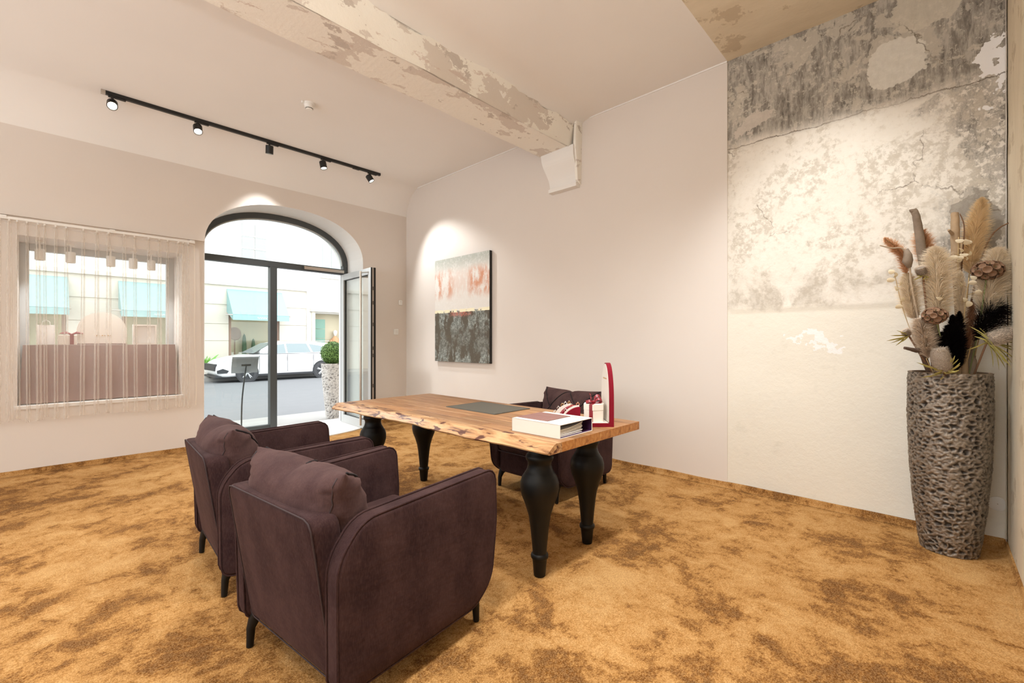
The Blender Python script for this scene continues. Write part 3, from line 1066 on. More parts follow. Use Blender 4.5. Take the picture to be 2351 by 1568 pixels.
# five small white display spots along the head of the window
M_dimlens = plain('frosted_lens', (250, 246, 238), 0.4)
ds0 = None
for i, (x, lab) in enumerate(((-0.012, 'leftmost'), (0.205, 'second from left'), (0.512, 'middle'), (0.696, 'fourth from left'), (0.854, 'rightmost'))):
    d = empty('display_spotlight', (x, 6.44, NZ1), 0, f'{lab} small white spotlight at the head of the shop window', 'spotlight', 'small spotlights in the shop window')
    if ds0 is None:
        MB().box(-0.03, 0.03, -0.012, 0.012, -0.02, 0.0).build('mount', M_plastic, d)
        MB().tube([(0, 0, -0.02), (0, 0, -0.085)], 0.006, 8).build('stem', M_plastic, d, smooth=True, angle=40)
        MB().lathe([(0.0, 0), (0.036, 0), (0.038, -0.004), (0.038, -0.105), (0.033, -0.11), (0.032, -0.095), (0.0, -0.095)], 20, (0, 0, -0.085), False).build('head', M_plastic, d, smooth=True, angle=40)
        MB().lathe([(0.0, -0.001), (0.031, -0.001)], 20, (0, 0, -0.182), False).build('lens', M_dimlens, d)
        ds0 = d
        dl_ = bpy.data.lights.new('display_lamp', 'SPOT')
        dl_.energy, dl_.color, dl_.spot_size, dl_.spot_blend, dl_.shadow_soft_size = 14, WARM, radians(95), 0.8, 0.03
        do_ = bpy.data.objects.new('display_lamp', dl_)
        COL.objects.link(do_)
        do_.parent = d
        do_.location = (0, 0, -0.20)
        do_.rotation_euler = (radians(8), 0, 0)
    else:
        for ch in ds0.children:
            c = ch.copy()
            COL.objects.link(c)
            c.parent = d

# ------------------------------------------------------------------ track light on the ceiling
TY = 5.78
trk = empty('lighting_track', (1.86, TY, CZ), label='long black lighting track under the ceiling near the street wall', cat='track')
MB().box(0.39 - 1.86, 3.325 - 1.86, -0.018, 0.018, -0.034, 0.0, 0.002).build('profile', M_blackmetal, trk)
MB().box(0.39 - 1.86 - 0.002, 0.39 - 1.86 + 0.03, -0.019, 0.019, -0.035, -0.001).build('end_cap', M_steel, trk)
MB().box(3.325 - 1.86, 3.325 - 1.86 + 0.012, -0.019, 0.019, -0.035, -0.001).build('end_cap', M_blackmetal, trk)
MB().box(2.93 - 1.86, 3.02 - 1.86, -0.016, 0.016, -0.042, -0.034).build('feed_cover', M_blackmetal, trk)

def spot(x, y, aim, label, power, size=radians(70), blend=0.6, col=WARM, zc=CZ - 0.034, group='black spotlights on the ceiling track'):
    s = empty('track_spotlight', (x, y, zc), 0, label, 'spotlight', group)
    MB().box(-0.03, 0.10, -0.014, 0.014, -0.014, 0.0, 0.002).build('adapter', M_blackmetal, s)
    MB().tube([(0, 0, -0.014), (0, 0, -0.036)], 0.011, 10).build('stem', M_blackmetal, s, smooth=True, angle=40)
    d = (Vector(aim) - Vector((x, y, zc - 0.08))).normalized()
    c = Vector((0, 0, -0.078))
    a0 = c - d * 0.045
    h_ = MB().lathe([(0.0, 0), (0.038, 0), (0.042, 0.004), (0.042, 0.094), (0.036, 0.094), (0.035, 0.078), (0.0, 0.078)], 24, a0, False, d).build('head', M_blackmetal, s, smooth=True, angle=40)
    MB().lathe([(0.0, 0), (0.0345, 0)], 24, a0 + d * 0.081, False, d).build('lens', M_lens, h_)
    ld = bpy.data.lights.new('spot_lamp', 'SPOT')
    ld.energy = power
    ld.color = col
    ld.spot_size = size
    ld.spot_blend = blend
    ld.shadow_soft_size = 0.035 if group != 'black spotlights on the near ceiling track' else 0.08
    lo = bpy.data.objects.new('spot_lamp', ld)
    COL.objects.link(lo)
    lo.parent = s
    lo.location = a0 + d * 0.115
    lo.rotation_euler = d.to_track_quat('-Z', 'Y').to_euler()
    return s
spot(0.47, TY, (0.15, 2.2, 0.6), 'glaring spotlight at the far left end of the ceiling track', 130)
spot(1.16, TY, (0.9, 3.4, 0.0), 'black spotlight, second from the left on the ceiling track', 150)
spot(1.875, TY, (1.98, 6.22, 1.6), 'black spotlight on the track above the arched door', 95, radians(74), 0.9)
spot(2.52, TY, (2.9, 5.0, 0.0), 'black spotlight, second from the right on the ceiling track', 150)
spot(3.18, TY, (4.05, 4.85, 1.5), 'tilted black spotlight at the right end of the ceiling track', 115, radians(74), 0.6)
# second, unseen track added to brighten the room; plaster and desk spots are inferred
tr2 = empty('added_ceiling_track', (1.2, 0.62, CZ), label='added black lighting track on the near ceiling, unseen above the picture edge', cat='track')
MB().box(-2.6, 1.75, -0.018, 0.018, -0.034, 0.0, 0.002).build('profile', M_blackmetal, tr2)
G2 = 'black spotlights on the near ceiling track'
spot(2.80, 0.62, (4.05, 0.55, 1.5), 'near track spotlight washing the bare plaster wall', 95, radians(76), 1.0, group=G2)
spot(2.25, 0.62, (2.6, 1.4, 0.0), 'near track spotlight over the desk end', 190, radians(115), 1.0, group=G2)
spot(1.30, 0.62, (1.4, 1.8, 0.0), 'added near track spotlight, unseen fill over the armchairs', 140, radians(115), 1.0, group=G2)
spot(0.30, 0.62, (0.3, 1.8, 0.0), 'added near track spotlight, unseen fill over the open carpet', 120, radians(115), 1.0, group=G2)
spot(-0.9, 0.62, (-0.6, 2.2, 0.0), 'added near track spotlight, unseen fill at the far left of the room', 120, radians(115), 1.0, group=G2)

# invented uplighter behind the viewpoint, added to brighten the ceiling
fl_ = empty('added_floor_lamp', (-0.75, 0.30, 0), label='added black uplighter floor lamp, unseen behind the viewpoint, brightening the ceiling', cat='floor lamp')
MB().lathe([(0.0, 0), (0.15, 0.0), (0.15, 0.015), (0.03, 0.03), (0.0, 0.03)], 28, (0, 0, 0), False).build('base', M_blackmetal, fl_, smooth=True, angle=40)
MB().tube([(0, 0, 0.02), (0, 0, 1.80)], 0.012, 10).build('pole', M_blackmetal, fl_, smooth=True, angle=40)
MB().lathe([(0.0, 1.80), (0.03, 1.80), (0.10, 1.84), (0.16, 1.90), (0.155, 1.90), (0.095, 1.85), (0.0, 1.83)], 28, (0, 0, 0), False).build('bowl', M_blackmetal, fl_, smooth=True, angle=40)
ul = bpy.data.lights.new('fill_uplight', 'SPOT')
ul.energy, ul.color, ul.spot_size, ul.spot_blend, ul.shadow_soft_size = 330, WARM, radians(165), 1.0, 0.08
uo = bpy.data.objects.new('fill_uplight', ul)
COL.objects.link(uo)
uo.parent = fl_
uo.location = (0, 0, 1.95)
uo.rotation_euler = (pi, 0, 0)

# smoke detector, sensor, switch, wall plate
sd = empty('smoke_detector', (1.86, 4.59, CZ), label='white smoke detector on the ceiling between track and beam', cat='detector')
MB().lathe([(0.052, 0.0), (0.052, -0.018), (0.047, -0.022)], 28).build('base', M_plastic, sd, smooth=True, angle=40)
MB().lathe([(0.047, -0.024), (0.044, -0.045), (0.038, -0.052)], 28).build('body', M_plastic, sd, smooth=True, angle=40)
MB().lathe([(0.033, -0.053), (0.033, -0.062), (0.026, -0.068)], 28).build('cap', M_plastic, sd, smooth=True, angle=40)
for k in range(14):
    a = 2 * pi * k / 14
    MB().obox((0.0335 * cos(a), 0.0335 * sin(a), -0.0575), (cos(a), sin(a), 0), (-sin(a), cos(a), 0), (0, 0, 1), 0.001, 0.005, 0.003).build('vent_slot', M_blackmetal, sd)
MB().box(-0.075, -0.05, -0.012, 0.012, -0.02, 0.0, 0.004).build('tab', M_plastic, sd)
ms = empty('wall_sensor', (3.935, YB, 1.868), label='small white rounded sensor on the street wall near the corner', cat='sensor')
MB().slab(rpoly([(-0.03, -0.04, 0.014), (0.03, -0.04, 0.014), (0.03, 0.04, 0.014), (-0.03, 0.04, 0.014)], 5), 0.022, 0.006, lambda a, b, c: (a, c - 0.011, b)).build('housing', M_plastic, ms, smooth=True, angle=40)
MB().lathe([(0.006, 0), (0.005, 0.003)], 12, (0, -0.022, 0.015), True, (0, -1, 0)).build('lens', M_steel, ms)
sw = empty('light_switch', (3.858, YB, 1.402), label='white wall switch plate below the sensor by the door', cat='switch')
MB().slab(rpoly([(-0.04, -0.045, 0.008), (0.04, -0.045, 0.008), (0.04, 0.045, 0.008), (-0.04, 0.045, 0.008)], 4), 0.014, 0.004, lambda a, b, c: (a, c - 0.007, b)).build('plate', M_plastic, sw, smooth=True, angle=40)
for i in range(3):
    for j in range(4):
        MB().box(-0.012 + i * 0.014, -0.004 + i * 0.014, -0.016, -0.013, 0.018 - j * 0.014, 0.026 - j * 0.014, 0.001).build('button', plain('button_grey', (222, 220, 216), 0.5), sw)
wp = empty('wall_plate', (WX + 0.008, -0.272, 0.25), label='round white blanking plate low on the wall behind the planter', cat='plate')
MB().lathe([(0.0, 0.0), (0.043, 0.0), (0.043, 0.004), (0.039, 0.006), (0.0, 0.0065)], 32, (0, 0, 0), False, (-1, 0, 0)).build('disc', M_plastic, wp, smooth=True, angle=40)
MB().lathe([(0.004, 0.0), (0.003, 0.0085)], 10, (0, 0, 0), True, (-1, 0, 0)).build('screw', M_steel, wp)

# ------------------------------------------------------------------ painting
def mat_art():
    t = NT('abstract_painting')
    co = t.coord()
    s = t.sep(co)
    y, z = s[1], s[2]
    w = t.mix(0.05, co, t.noise(co, 9, 4, out='Color'))
    a = t.noise(t.mapping(w, (1, 2.2, 1.0)), 3.2, 8, 0.68)
    b = t.noise(t.mapping(w, (1, 1.6, 0.8), loc=(0, 3, 5)), 4.0, 9, 0.7)
    f = t.noise(co, 30, 6, 0.7)
    # upper half: pale, greenish grey at the rim, rust veils
    up = t.mix(t.step(z, 1.20, 1.46), lin(226, 221, 214), lin(172, 174, 164))
    up = t.mix(t.math('MULTIPLY', t.step(f, 0.45, 0.7), 0.4), up, lin(238, 234, 230))
    rz = t.math('MULTIPLY', t.step(z, 0.84, 1.02), t.step(z, 1.36, 1.20))
    cr = t.step(t.math('ABSOLUTE', y), 0.10, 0.26)
    rust = t.math('MULTIPLY', t.math('MULTIPLY', rz, t.step(a, 0.41, 0.58)), t.math('ADD', t.math('MULTIPLY', cr, 0.75), 0.25))
    up = t.mix(t.math('MULTIPLY', rust, 0.9), up, t.mix(b, lin(196, 118, 74), lin(214, 150, 112)))
    # lower half: dark olive grey with pale blue-grey flakes
    lo = t.mix(f, lin(72, 64, 52), lin(96, 88, 74))
    bl = t.step(b, 0.46, 0.54)
    flake = t.mix(t.step(f, 0.4, 0.62), lin(108, 112, 106), lin(166, 172, 166))
    lo = t.mix(t.math('MULTIPLY', bl, t.math('ADD', 0.45, t.math('MULTIPLY', t.step(t.math('ABSOLUTE', t.math('SUBTRACT', z, 0.32)), 0.08, 0.26), 0.5))), lo, flake)
    ck = t.step(t.voronoi(w, 16, 'DISTANCE_TO_EDGE'), 0.03, 0.008)
    lo = t.mix(t.math('MULTIPLY', t.math('MULTIPLY', ck, bl), 0.7), lo, lin(60, 54, 48))
    zs = t.math('ADD', z, t.math('MULTIPLY', t.math('SUBTRACT', b, 0.5), 0.03))
    c = t.mix(t.step(zs, 0.715, 0.725), lo, up)
    redb = t.math('MULTIPLY', t.math('MULTIPLY', t.step(zs, 0.62, 0.66), t.step(zs, 0.715, 0.70)), t.step(t.math('ABSOLUTE', y), 0.30, 0.1))
    c = t.mix(t.math('MULTIPLY', redb, t.step(f, 0.4, 0.6)), c, lin(176, 100, 84))
    gold = t.math('MULTIPLY', t.math('MULTIPLY', t.step(zs, 0.695, 0.70), t.step(zs, 0.745, 0.735)), t.step(a, 0.42, 0.48))
    c = t.mix(gold, c, lin(242, 230, 196))
    t.set(color=c, rough=t.math('SUBTRACT', 0.6, t.math('MULTIPLY', gold, 0.3)), metal=t.math('MULTIPLY', gold, 0.2))
    t.set(normal=t.bump(f, 0.35, 0.004))
    return t.m
pt = empty('abstract_painting', (WX, 4.79, 0.962), label='abstract canvas, rust and white above dark grey-green, on the beige wall', cat='painting')
MB().box(-0.045, -0.004, -0.585, 0.585, 0.0, 1.474, 0.0).build('stretcher', M_blackmetal, pt)
mb = MB()
n, m = 40, 50
vs = [(-0.0465 - 0.0015 * abs(mnoise.fractal(Vector((i * 0.2, j * 0.2, 0)), 0.8, 2, 3)), -0.583 + 1.166 * i / n, 0.001 + 1.472 * j / m) for i in range(n + 1) for j in range(m + 1)]
mb.add(vs, [(i * (m + 1) + j, i * (m + 1) + j + 1, (i + 1) * (m + 1) + j + 1, (i + 1) * (m + 1) + j) for i in range(n) for j in range(m)])
mb.build('canvas', mat_art(), pt, smooth=True)

# ------------------------------------------------------------------ armchairs
def cushion_fn(w, h, th, seams):
    def dist(u, v, a, b):
        p, A, B = Vector((u * w / 2, v * h / 2)), Vector((a[0] * w / 2, a[1] * h / 2)), Vector((b[0] * w / 2, b[1] * h / 2))
        t_ = max(0, min(1, (p - A).dot(B - A) / (B - A).length_squared))
        return (p - A - (B - A) * t_).length
    def f(u, v, side):
        T = ((1 - abs(u) ** 5) ** 0.5) * ((1 - abs(v) ** 3.2) ** 0.55)
        x = w / 2 * u * (1 - 0.045 * (1 - v * v) * abs(u))
        z = h / 2 * v * (1 - 0.07 * (1 - u * u) * abs(v) * (1 if v > 0 else 0.2))
        z -= 0.016 * math.exp(-(u / 0.10) ** 2) * max(0, v) ** 4
        y = th / 2 * T * (0.85 + 0.15 * (1 - u * u))
        if side > 0:
            for a, b in seams:
                d = dist(u, v, a, b)
                y -= 0.011 * math.exp(-(d / 0.014) ** 2) * min(1, T * 2)
        wr = mnoise.fractal(Vector((u * 3.0 + side, v * 8.0, side * 3)), 0.9, 2, 3) * 0.009 * (0.3 + abs(u) ** 2) * min(1, T * 3)
        wr += 0.007 * sin(v * 15 + 3 * u * u + side) * (abs(u) ** 3) * min(1, T * 3)
        y += wr
        return Vector((side * y, x, z))      # local: front +x
    return f

def armchair(name):
    c = empty(name, (0, 0, 0))
    # arm panels
    out = rpoly([(-0.365, 0.112, 0.05), (0.28, 0.112, 0.12), (0.385, 0.19, 0.16), (0.410, 0.45, 0.6), (0.396, 0.684, 0.055), (-0.28, 0.664, 0.12), (-0.374, 0.55, 0.16)], 8)
    out = [tuple(p) for p in resample(out, 96)]
    for s in (1, -1):
        mp = lambda a, b, cc, s=s: (a, s * (0.336 + 0.012 * max(0, (b - 0.115) / 0.55)) + cc, b)
        arm = MB().slab(out, 0.074, 0.014, mp, 0.008, 3, 5).build('arm', M_velvet, c, smooth=True)
        for cc in (-0.030, 0.030):
            pp = [Vector(mp(a, b, cc)) for a, b in out]
            cen = sum(pp, Vector()) / len(pp)
            pp = [p + (p - cen).normalized() * 0.0015 for p in pp]
            MB().tube(pp + [pp[0]], 0.0042, 6, False).build('piping', M_velvet, arm, smooth=True)
    # back shell, reclined
    bo = rpoly([(-0.308, 0.13, 0.03), (0.308, 0.13, 0.03), (0.314, 0.55, 0.3), (0.314, 0.692, 0.035), (-0.314, 0.692, 0.035), (-0.314, 0.55, 0.3)], 7)
    bo = [tuple(p) for p in resample(bo, 88)]
    mpb = lambda a, b, cc: (-0.292 - 0.086 * (b - 0.13) / 0.558 + cc, a, b)
    bk = MB().slab(bo, 0.105, 0.022, mpb, 0.006, 4, 5).build('backrest', M_velvet, c, smooth=True)
    pp = [Vector(mpb(a * 0.985, 0.4 + (b - 0.4) * 0.985, -0.050)) for a, b in bo]
    MB().tube(pp + [pp[0]], 0.0028, 6, False).build('piping', M_piping, bk, smooth=True)
    # seat
    so = [tuple(p) for p in resample(rpoly([(-0.30, -0.318, 0.03), (0.385, -0.318, 0.05), (0.385, 0.318, 0.05), (-0.30, 0.318, 0.03)], 6), 72)]
    MB().slab(so, 0.19, 0.03, lambda a, b, cc: (a - 0.02, b, 0.225 + cc), 0.004).build('seat_base', M_velvet, c, smooth=True)
    st = MB().slab(so, 0.125, 0.045, lambda a, b, cc: (a * 1.0 + 0.005 + 0.004 * nz(b * 20, cc * 30), b * 0.99, 0.378 + cc + 0.003 * nz(a * 9, b * 9)), 0.018, 5, 6).build('seat_cushion', M_cushion, c, smooth=True)
    pp = [Vector((a * 1.0 + 0.007, b * 0.995, 0.318)) for a, b in so]
    MB().tube(pp + [pp[0]], 0.004, 6, False).build('piping', M_piping, st, smooth=True)
    # back cushion
    seams = [((-0.93, 1.0), (0.05, -1.0)), ((0.0, 1.0), (-0.98, -0.75)), ((0.0, 1.0), (0.98, -0.75)), ((0.93, 1.0), (-0.05, -1.0))]
    f = cushion_fn(0.645, 0.43, 0.26, seams)
    R = Matrix.Rotation(radians(-13), 4, 'Y')
    T0 = Vector((-0.262, 0, 0.602))
    n, m = 44, 34
    mb = MB()
    def gp(i, k):
        t_ = 2 * i / k - 1
        return math.copysign(abs(sin(t_ * pi / 2)) ** 0.8, t_)
    for side in (1, -1):
        vs = [T0 + R @ f(gp(i, n), gp(j, m), side) for i in range(n + 1) for j in range(m + 1)]
        mb.add(vs, [(i * (m + 1) + j, i * (m + 1) + j + 1, (i + 1) * (m + 1) + j + 1, (i + 1) * (m + 1) + j) for i in range(n) for j in range(m)])
    cu = mb.build('back_cushion', M_cushion, c, smooth=True)
    me = cu.data
    bm = bmesh.new()
    bm.from_mesh(me)
    bmesh.ops.remove_doubles(bm, verts=bm.verts[:], dist=0.0004)
    bmesh.ops.recalc_face_normals(bm, faces=bm.faces[:])
    bm.to_mesh(me)
    bm.free()
    for a, b in seams:
        pts = []
        for k in range(25):
            t_ = k / 24
            u, v = a[0] + (b[0] - a[0]) * t_, a[1] + (b[1] - a[1]) * t_
            pts.append(T0 + R @ (f(max(-0.985, min(0.985, u)), max(-0.97, min(0.97, v)), 1) + Vector((0.007, 0, 0))))
        MB().tube(pts, 0.0042, 5).build('seam', M_seam, cu, smooth=True)
    for uu in (-0.93, 0.93):
        pts = [T0 + R @ (f(uu, -0.96 + 1.92 * k / 20, -1) * 1.004) for k in range(21)]
        MB().tube(pts, 0.0025, 5).build('seam', M_piping, cu, smooth=True)
    # legs
    for sx in (-1, 1):
        for sy in (-1, 1):
            x0, y0 = sx * 0.345, sy * 0.312
            pts = [(x0 - sx * 0.03, y0 - sy * 0.01, 0.135), (x0 - sx * 0.016, y0 - sy * 0.006, 0.115), (x0 - sx * 0.004, y0, 0.075), (x0, y0, 0.0)]
            MB().tube(pts, [0.032, 0.024, 0.017, 0.0135], 12).build('leg', M_black, c, smooth=True, angle=50)
    return c
ch1 = armchair('armchair')
ch1.location = (0.965, 1.769, 0)
ch1.rotation_euler = (0, 0, radians(6.2))
setp(ch1, 'plum velvet armchair nearest the camera, its back turned to us', 'armchair', 'plum armchairs round the desk')
ch2 = copy_tree(ch1)
ch2.location = (0.98, 2.83, 0)
ch2.rotation_euler = (0, 0, radians(-3.3))
ch2['label'] = 'plum velvet armchair beside the nearest one, towards the curtained window'
ch3 = copy_tree(ch1)
ch3.location = (3.085, 2.44, 0)
ch3.rotation_euler = (0, 0, pi)
ch3['label'] = 'plum velvet armchair behind the desk, facing the other two'

# ------------------------------------------------------------------ desk
TX, TYc = 2.08, 2.40
desk = empty('live_edge_desk', (TX, TYc, 0), label='live-edge acacia wood desk on four black turned legs', cat='desk')
Y0, Y1, TT, TH = 1.322 - TYc, 3.475 - TYc, 0.76, 0.048
random.seed(5)
xi = 1.745 - TX
xr = 2.525 - TX
rows = 7
rw = (xr - xi) / rows
for r in range(rows):
    cuts = [Y0]
    k = random.choice((2, 3, 3))
    for q in range(1, k):
        cuts.append(Y0 + (Y1 - Y0) * (q + random.uniform(-0.3, 0.3)) / k)
    cuts.append(Y1)
    for a, b in zip(cuts, cuts[1:]):
        g = 0.0007
        m = MB()
        x0, x1 = xi + r * rw + g, xi + (r + 1) * rw - g
        ya, yb = a + g, b - g
        cmid = ((x0 + x1) / 2, (ya + yb) / 2)
        ch = 0.0012
        zt, zb = TT, TT - TH
        vs = [(x0, ya, zb), (x1, ya, zb), (x1, yb, zb), (x0, yb, zb), (x0, ya, zt - ch), (x1, ya, zt - ch), (x1, yb, zt - ch), (x0, yb, zt - ch),
              (x0 + ch, ya + ch, zt), (x1 - ch, ya + ch, zt), (x1 - ch, yb - ch, zt), (x0 + ch, yb - ch, zt)]
        vs = [(p[0] - cmid[0], p[1] - cmid[1], p[2]) for p in vs]
        m.add(vs, [(0, 3, 2, 1), (1, 2, 6, 5), (3, 0, 4, 7), (5, 6, 10, 9), (7, 4, 8, 11), (8, 9, 10, 11), (4, 5, 9, 8), (6, 7, 11, 10)])
        m.cur = 1
        m.add(vs, [(0, 1, 5, 4), (2, 3, 7, 6)])
        o = m.build('stave', [M_wood, M_woodend], desk)
        o.location = (cmid[0], cmid[1], 0)
# live front edge
m = MB()
n = 150
vs, fs = [], []
for i in range(n + 1):
    y = Y0 + (Y1 - Y0) * i / n
    s_ = (y - Y0) / (Y1 - Y0)
    xt = 1.682 - 0.025 * s_ - 0.05 * max(0, s_ - 0.86) / 0.14 + 0.016 * mnoise.fractal(Vector((y * 2.2, 1.3, 0)), 0.9, 2, 4) - TX
    lean = 0.050 + 0.030 * mnoise.fractal(Vector((y * 1.6, 4.1, 0)), 0.9, 2, 3)
    xb = xt - lean
    w1, w2 = 0.004 * nz(y * 14, 0.5), 0.005 * nz(y * 11, 2.5)
    for (x, z) in ((xi - 0.0004, TT), (xt + 0.012, TT), (xt + 0.002, TT - 0.003), (xt - lean * 0.30 + w1, TT - 0.014), (xt - lean * 0.62 + w2, TT - 0.026), (xb, TT - 0.038), (xb + 0.002, TT - 0.044), (xb + 0.010, TT - TH), (xi - 0.0004, TT - TH)):
        vs.append((x, y, z))
k = 9
for i in range(n):
    for j in range(k):
        fs.append((i * k + j, i * k + (j + 1) % k, (i + 1) * k + (j + 1) % k, (i + 1) * k + j))
fs += [tuple(range(k)), tuple(n * k + j for j in range(k - 1, -1, -1))]
m.add(vs, fs)
setp(m.build('live_edge', M_live, desk, smooth=True, angle=40), 'pale live edge with dark knots')
# turned legs
prof = [(0.0, 0.0), (0.029, 0.0), (0.031, 0.004), (0.039, 0.088), (0.040, 0.092), (0.046, 0.098), (0.0475, 0.108), (0.045, 0.117), (0.038, 0.122), (0.0375, 0.13),
        (0.043, 0.19), (0.050, 0.26), (0.060, 0.325), (0.078, 0.385), (0.096, 0.43), (0.104, 0.467), (0.103, 0.50), (0.095, 0.528), (0.081, 0.548), (0.080, 0.552),
        (0.076, 0.556), (0.068, 0.572), (0.063, 0.592), (0.064, 0.608), (0.073, 0.622), (0.076, 0.634), (0.072, 0.646), (0.062, 0.655), (0.058, 0.675), (0.066, 0.70), (0.066, TT - TH + 0.001), (0.0, TT - TH + 0.001)]
for (x, y) in ((1.835, 1.54), (2.335, 1.575), (2.372, 3.35), (1.86, 3.33)):
    o = MB().lathe(prof, 36, (0, 0, 0), False).build('leg', M_black, desk, smooth=True, angle=50)
    o.location = (x - TX, y - TYc, 0)

# ------------------------------------------------------------------ things on the desk
ZT = TT
M_mat = plain('grey_leather', (84, 80, 70), 0.55, var=0.05, bump=0.1, bscale=150)
dm = empty('desk_mat', (2.264, 2.402, ZT), label='dark grey leather mat in the middle of the desk', cat='desk mat')
MB().slab(rpoly([(-0.182, -0.262, 0.006), (0.182, -0.262, 0.006), (0.182, 0.262, 0.006), (-0.182, 0.262, 0.006)], 3), 0.005, 0.0015, lambda a, b, c: (a, b, c + 0.0026)).build('pad', M_mat, dm)
for (a, b, c, d) in ((-0.174, 0.174, -0.2545, -0.2535), (-0.174, 0.174, 0.2535, 0.2545), (-0.1745, -0.1735, -0.254, 0.254), (0.1735, 0.1745, -0.254, 0.254)):
    MB().box(a, b, c, d, 0.005, 0.0056).build('stitching', M_blackmetal, dm)

bx0, bx1, by0, by1, bh = 1.780, 2.078, 1.366, 1.692, 0.072
bn = empty('ring_binder', ((bx0 + bx1) / 2, (by0 + by1) / 2, ZT), radians(1.0), label='cream slipcase binder full of pages at the near end of the desk', cat='binder')
hx, hy = (bx1 - bx0) / 2, (by1 - by0) / 2
for nm, a in (('spine', (-hx, -hx + 0.004, -hy, hy, 0, bh)), ('cover', (-hx, hx, -hy, hy, bh - 0.004, bh)), ('cover', (-hx, hx, -hy, hy, 0, 0.004)), ('side', (hx - 0.004, hx, -hy, hy, 0, bh)), ('end', (-hx, hx, hy - 0.004, hy, 0, bh))):
    MB().box(*a, 0.0015).build(nm, M_cream, bn)
for a in ((-hx + 0.0045, hx - 0.0045, -hy + 0.003, hy - 0.005, bh - 0.0052, bh - 0.0042), (hx - 0.0052, hx - 0.0042, -hy + 0.003, hy - 0.005, 0.004, bh - 0.005), (-hx + 0.0045, hx - 0.0045, -hy + 0.003, hy - 0.005, 0.0042, 0.0052)):
    MB().box(*a).build('lining', M_purple, bn)
for k in range(9):
    m = MB()
    vs, fs = [], []
    z0 = 0.0065 + k * 0.0042
    nn = 14
    for i in range(nn + 1):
        t_ = i / nn
        x = -hx + 0.008 + t_ * (0.205 + 0.003 * (k % 3))
        z = z0 + 0.022 * (k / 8) * (t_ ** 2.2) * 0.9 + 0.002 * t_ * sin(k * 2.1)
        for (y, dz) in ((-hy + 0.012 + 0.002 * (k % 2), 0), (hy - 0.01, 0)):
            vs += [(x, y, z + dz), (x, y, z + 0.0026)]
    for i in range(nn):
        q = i * 4
        fs += [(q, q + 4, q + 5, q + 1), (q + 1, q + 5, q + 7, q + 3), (q + 2, q + 3, q + 7, q + 6), (q, q + 2, q + 6, q + 4)]
    fs += [(nn * 4, nn * 4 + 2, nn * 4 + 3, nn * 4 + 1), (0, 1, 3, 2)]
    m.add(vs, fs)
    m.build('page_bundle', M_paper, bn)
for i in range(18):
    w = random.uniform(0.006, 0.012)
    MB().box(0.088, 0.094, 0.085 - i * 0.0135, 0.085 - i * 0.0135 + w, bh, bh + 0.0003).build('lettering', M_gold, bn)
def mat_leaflet():
    t = NT('brown_patterned_leaflet')
    co = t.coord()
    ck = t.n('ShaderNodeTexChecker')
    t.put(ck.inputs['Vector'], t.mapping(co, (1, 1, 1), rot=(0, 0, 0.78)))
    ck.inputs['Scale'].default_value = 150
    c = t.mix(t.math('MULTIPLY', ck.outputs['Fac'], 0.7), lin(124, 84, 78), lin(150, 112, 104))
    t.set(color=c, rough=0.5)
    return t.m
lf = empty('leaflet', (1.921, 1.582, ZT + bh), radians(1.5), label='brown patterned leaflet lying on the cream binder', cat='leaflet')
M_leaf = mat_leaflet()
for (a, b) in ((-0.1035, -0.001), (0.001, 0.1035)):
    MB().box(a, b, -0.105, 0.105, 0.0004, 0.0030, 0.0).build('page', M_leaf, lf)

# arch-shaped jewellery display, L-shaped: upright arch and base plate
dA = empty('arch_display', (2.257, 1.339, ZT), radians(135.0), label='tall arched dark red display stand with cream face on the desk', cat='display stand')
# local x = towards the viewer's left (face normal), local y = across the arch (negative is away)
AW, AH = 0.20, 0.364
def arch_out(w, h, z0):
    pts = [(-w / 2, z0), (w / 2, z0)]
    for i in range(29):
        a = pi * i / 28
        pts.append((w / 2 * cos(a), h - (h - z0) * 0.62 + (h - z0) * 0.62 * sin(a)))
    return pts
o_ = arch_out(AW, AH, 0.0)
MB().extrude([(a - AW / 2, b) for a, b in o_], 0.0, 0.027, YZ).build('arch', M_red, dA)
o_ = arch_out(AW - 0.012, AH - 0.006, 0.026)
MB().extrude([(a - AW / 2, b) for a, b in o_], 0.0272, 0.0292, YZ).build('face', M_cream, dA)
MB().box(0.027, 0.165, -AW, 0.0, 0.0, 0.022, 0.001).build('base', M_red, dA)
MB().box(0.031, 0.161, -AW + 0.004, -0.004, 0.022, 0.0245).build('base_top', M_cream, dA)
for i in range(12):
    w = (0.005, 0.007, 0.003)[i % 3]
    MB().box(0.0292, 0.0297, -AW / 2 - 0.045 + i * 0.0075, -AW / 2 - 0.045 + i * 0.0075 + w, 0.268, 0.276).build('lettering', M_gold, dA)

# hexagonal gift box with red ribbon
gx = empty('gift_box', (2.247, 1.468, ZT + 0.0245), radians(12), label='cream hexagonal gift box with red satin ribbon on the red stand', cat='gift box')
hexo = [(0.064 * cos(pi / 3 * k + 0.3), 0.064 * sin(pi / 3 * k + 0.3)) for k in range(6)]
MB().extrude(hexo, 0, 0.066, XYZ).build('body', M_cream, gx)
MB().extrude([(a * 1.025, b * 1.025) for a, b in hexo], 0.0665, 0.100, XYZ).build('lid', M_cream, gx)
rb = MB()
rd = radians(186)
for off in (0,):
    ca, sa = cos(rd), sin(rd)
    rb.obox((0, 0, 0.1012), (ca, sa, 0), (-sa, ca, 0), (0, 0, 1), 0.0615, 0.011, 0.0008)
    rb.obox((ca * 0.0615, sa * 0.0615, 0.0505), (ca, sa, 0), (-sa, ca, 0), (0, 0, 1), 0.0012, 0.011, 0.0505)
    rb.obox((-ca * 0.0615, -sa * 0.0615, 0.0505), (ca, sa, 0), (-sa, ca, 0), (0, 0, 1), 0.0012, 0.011, 0.0505)
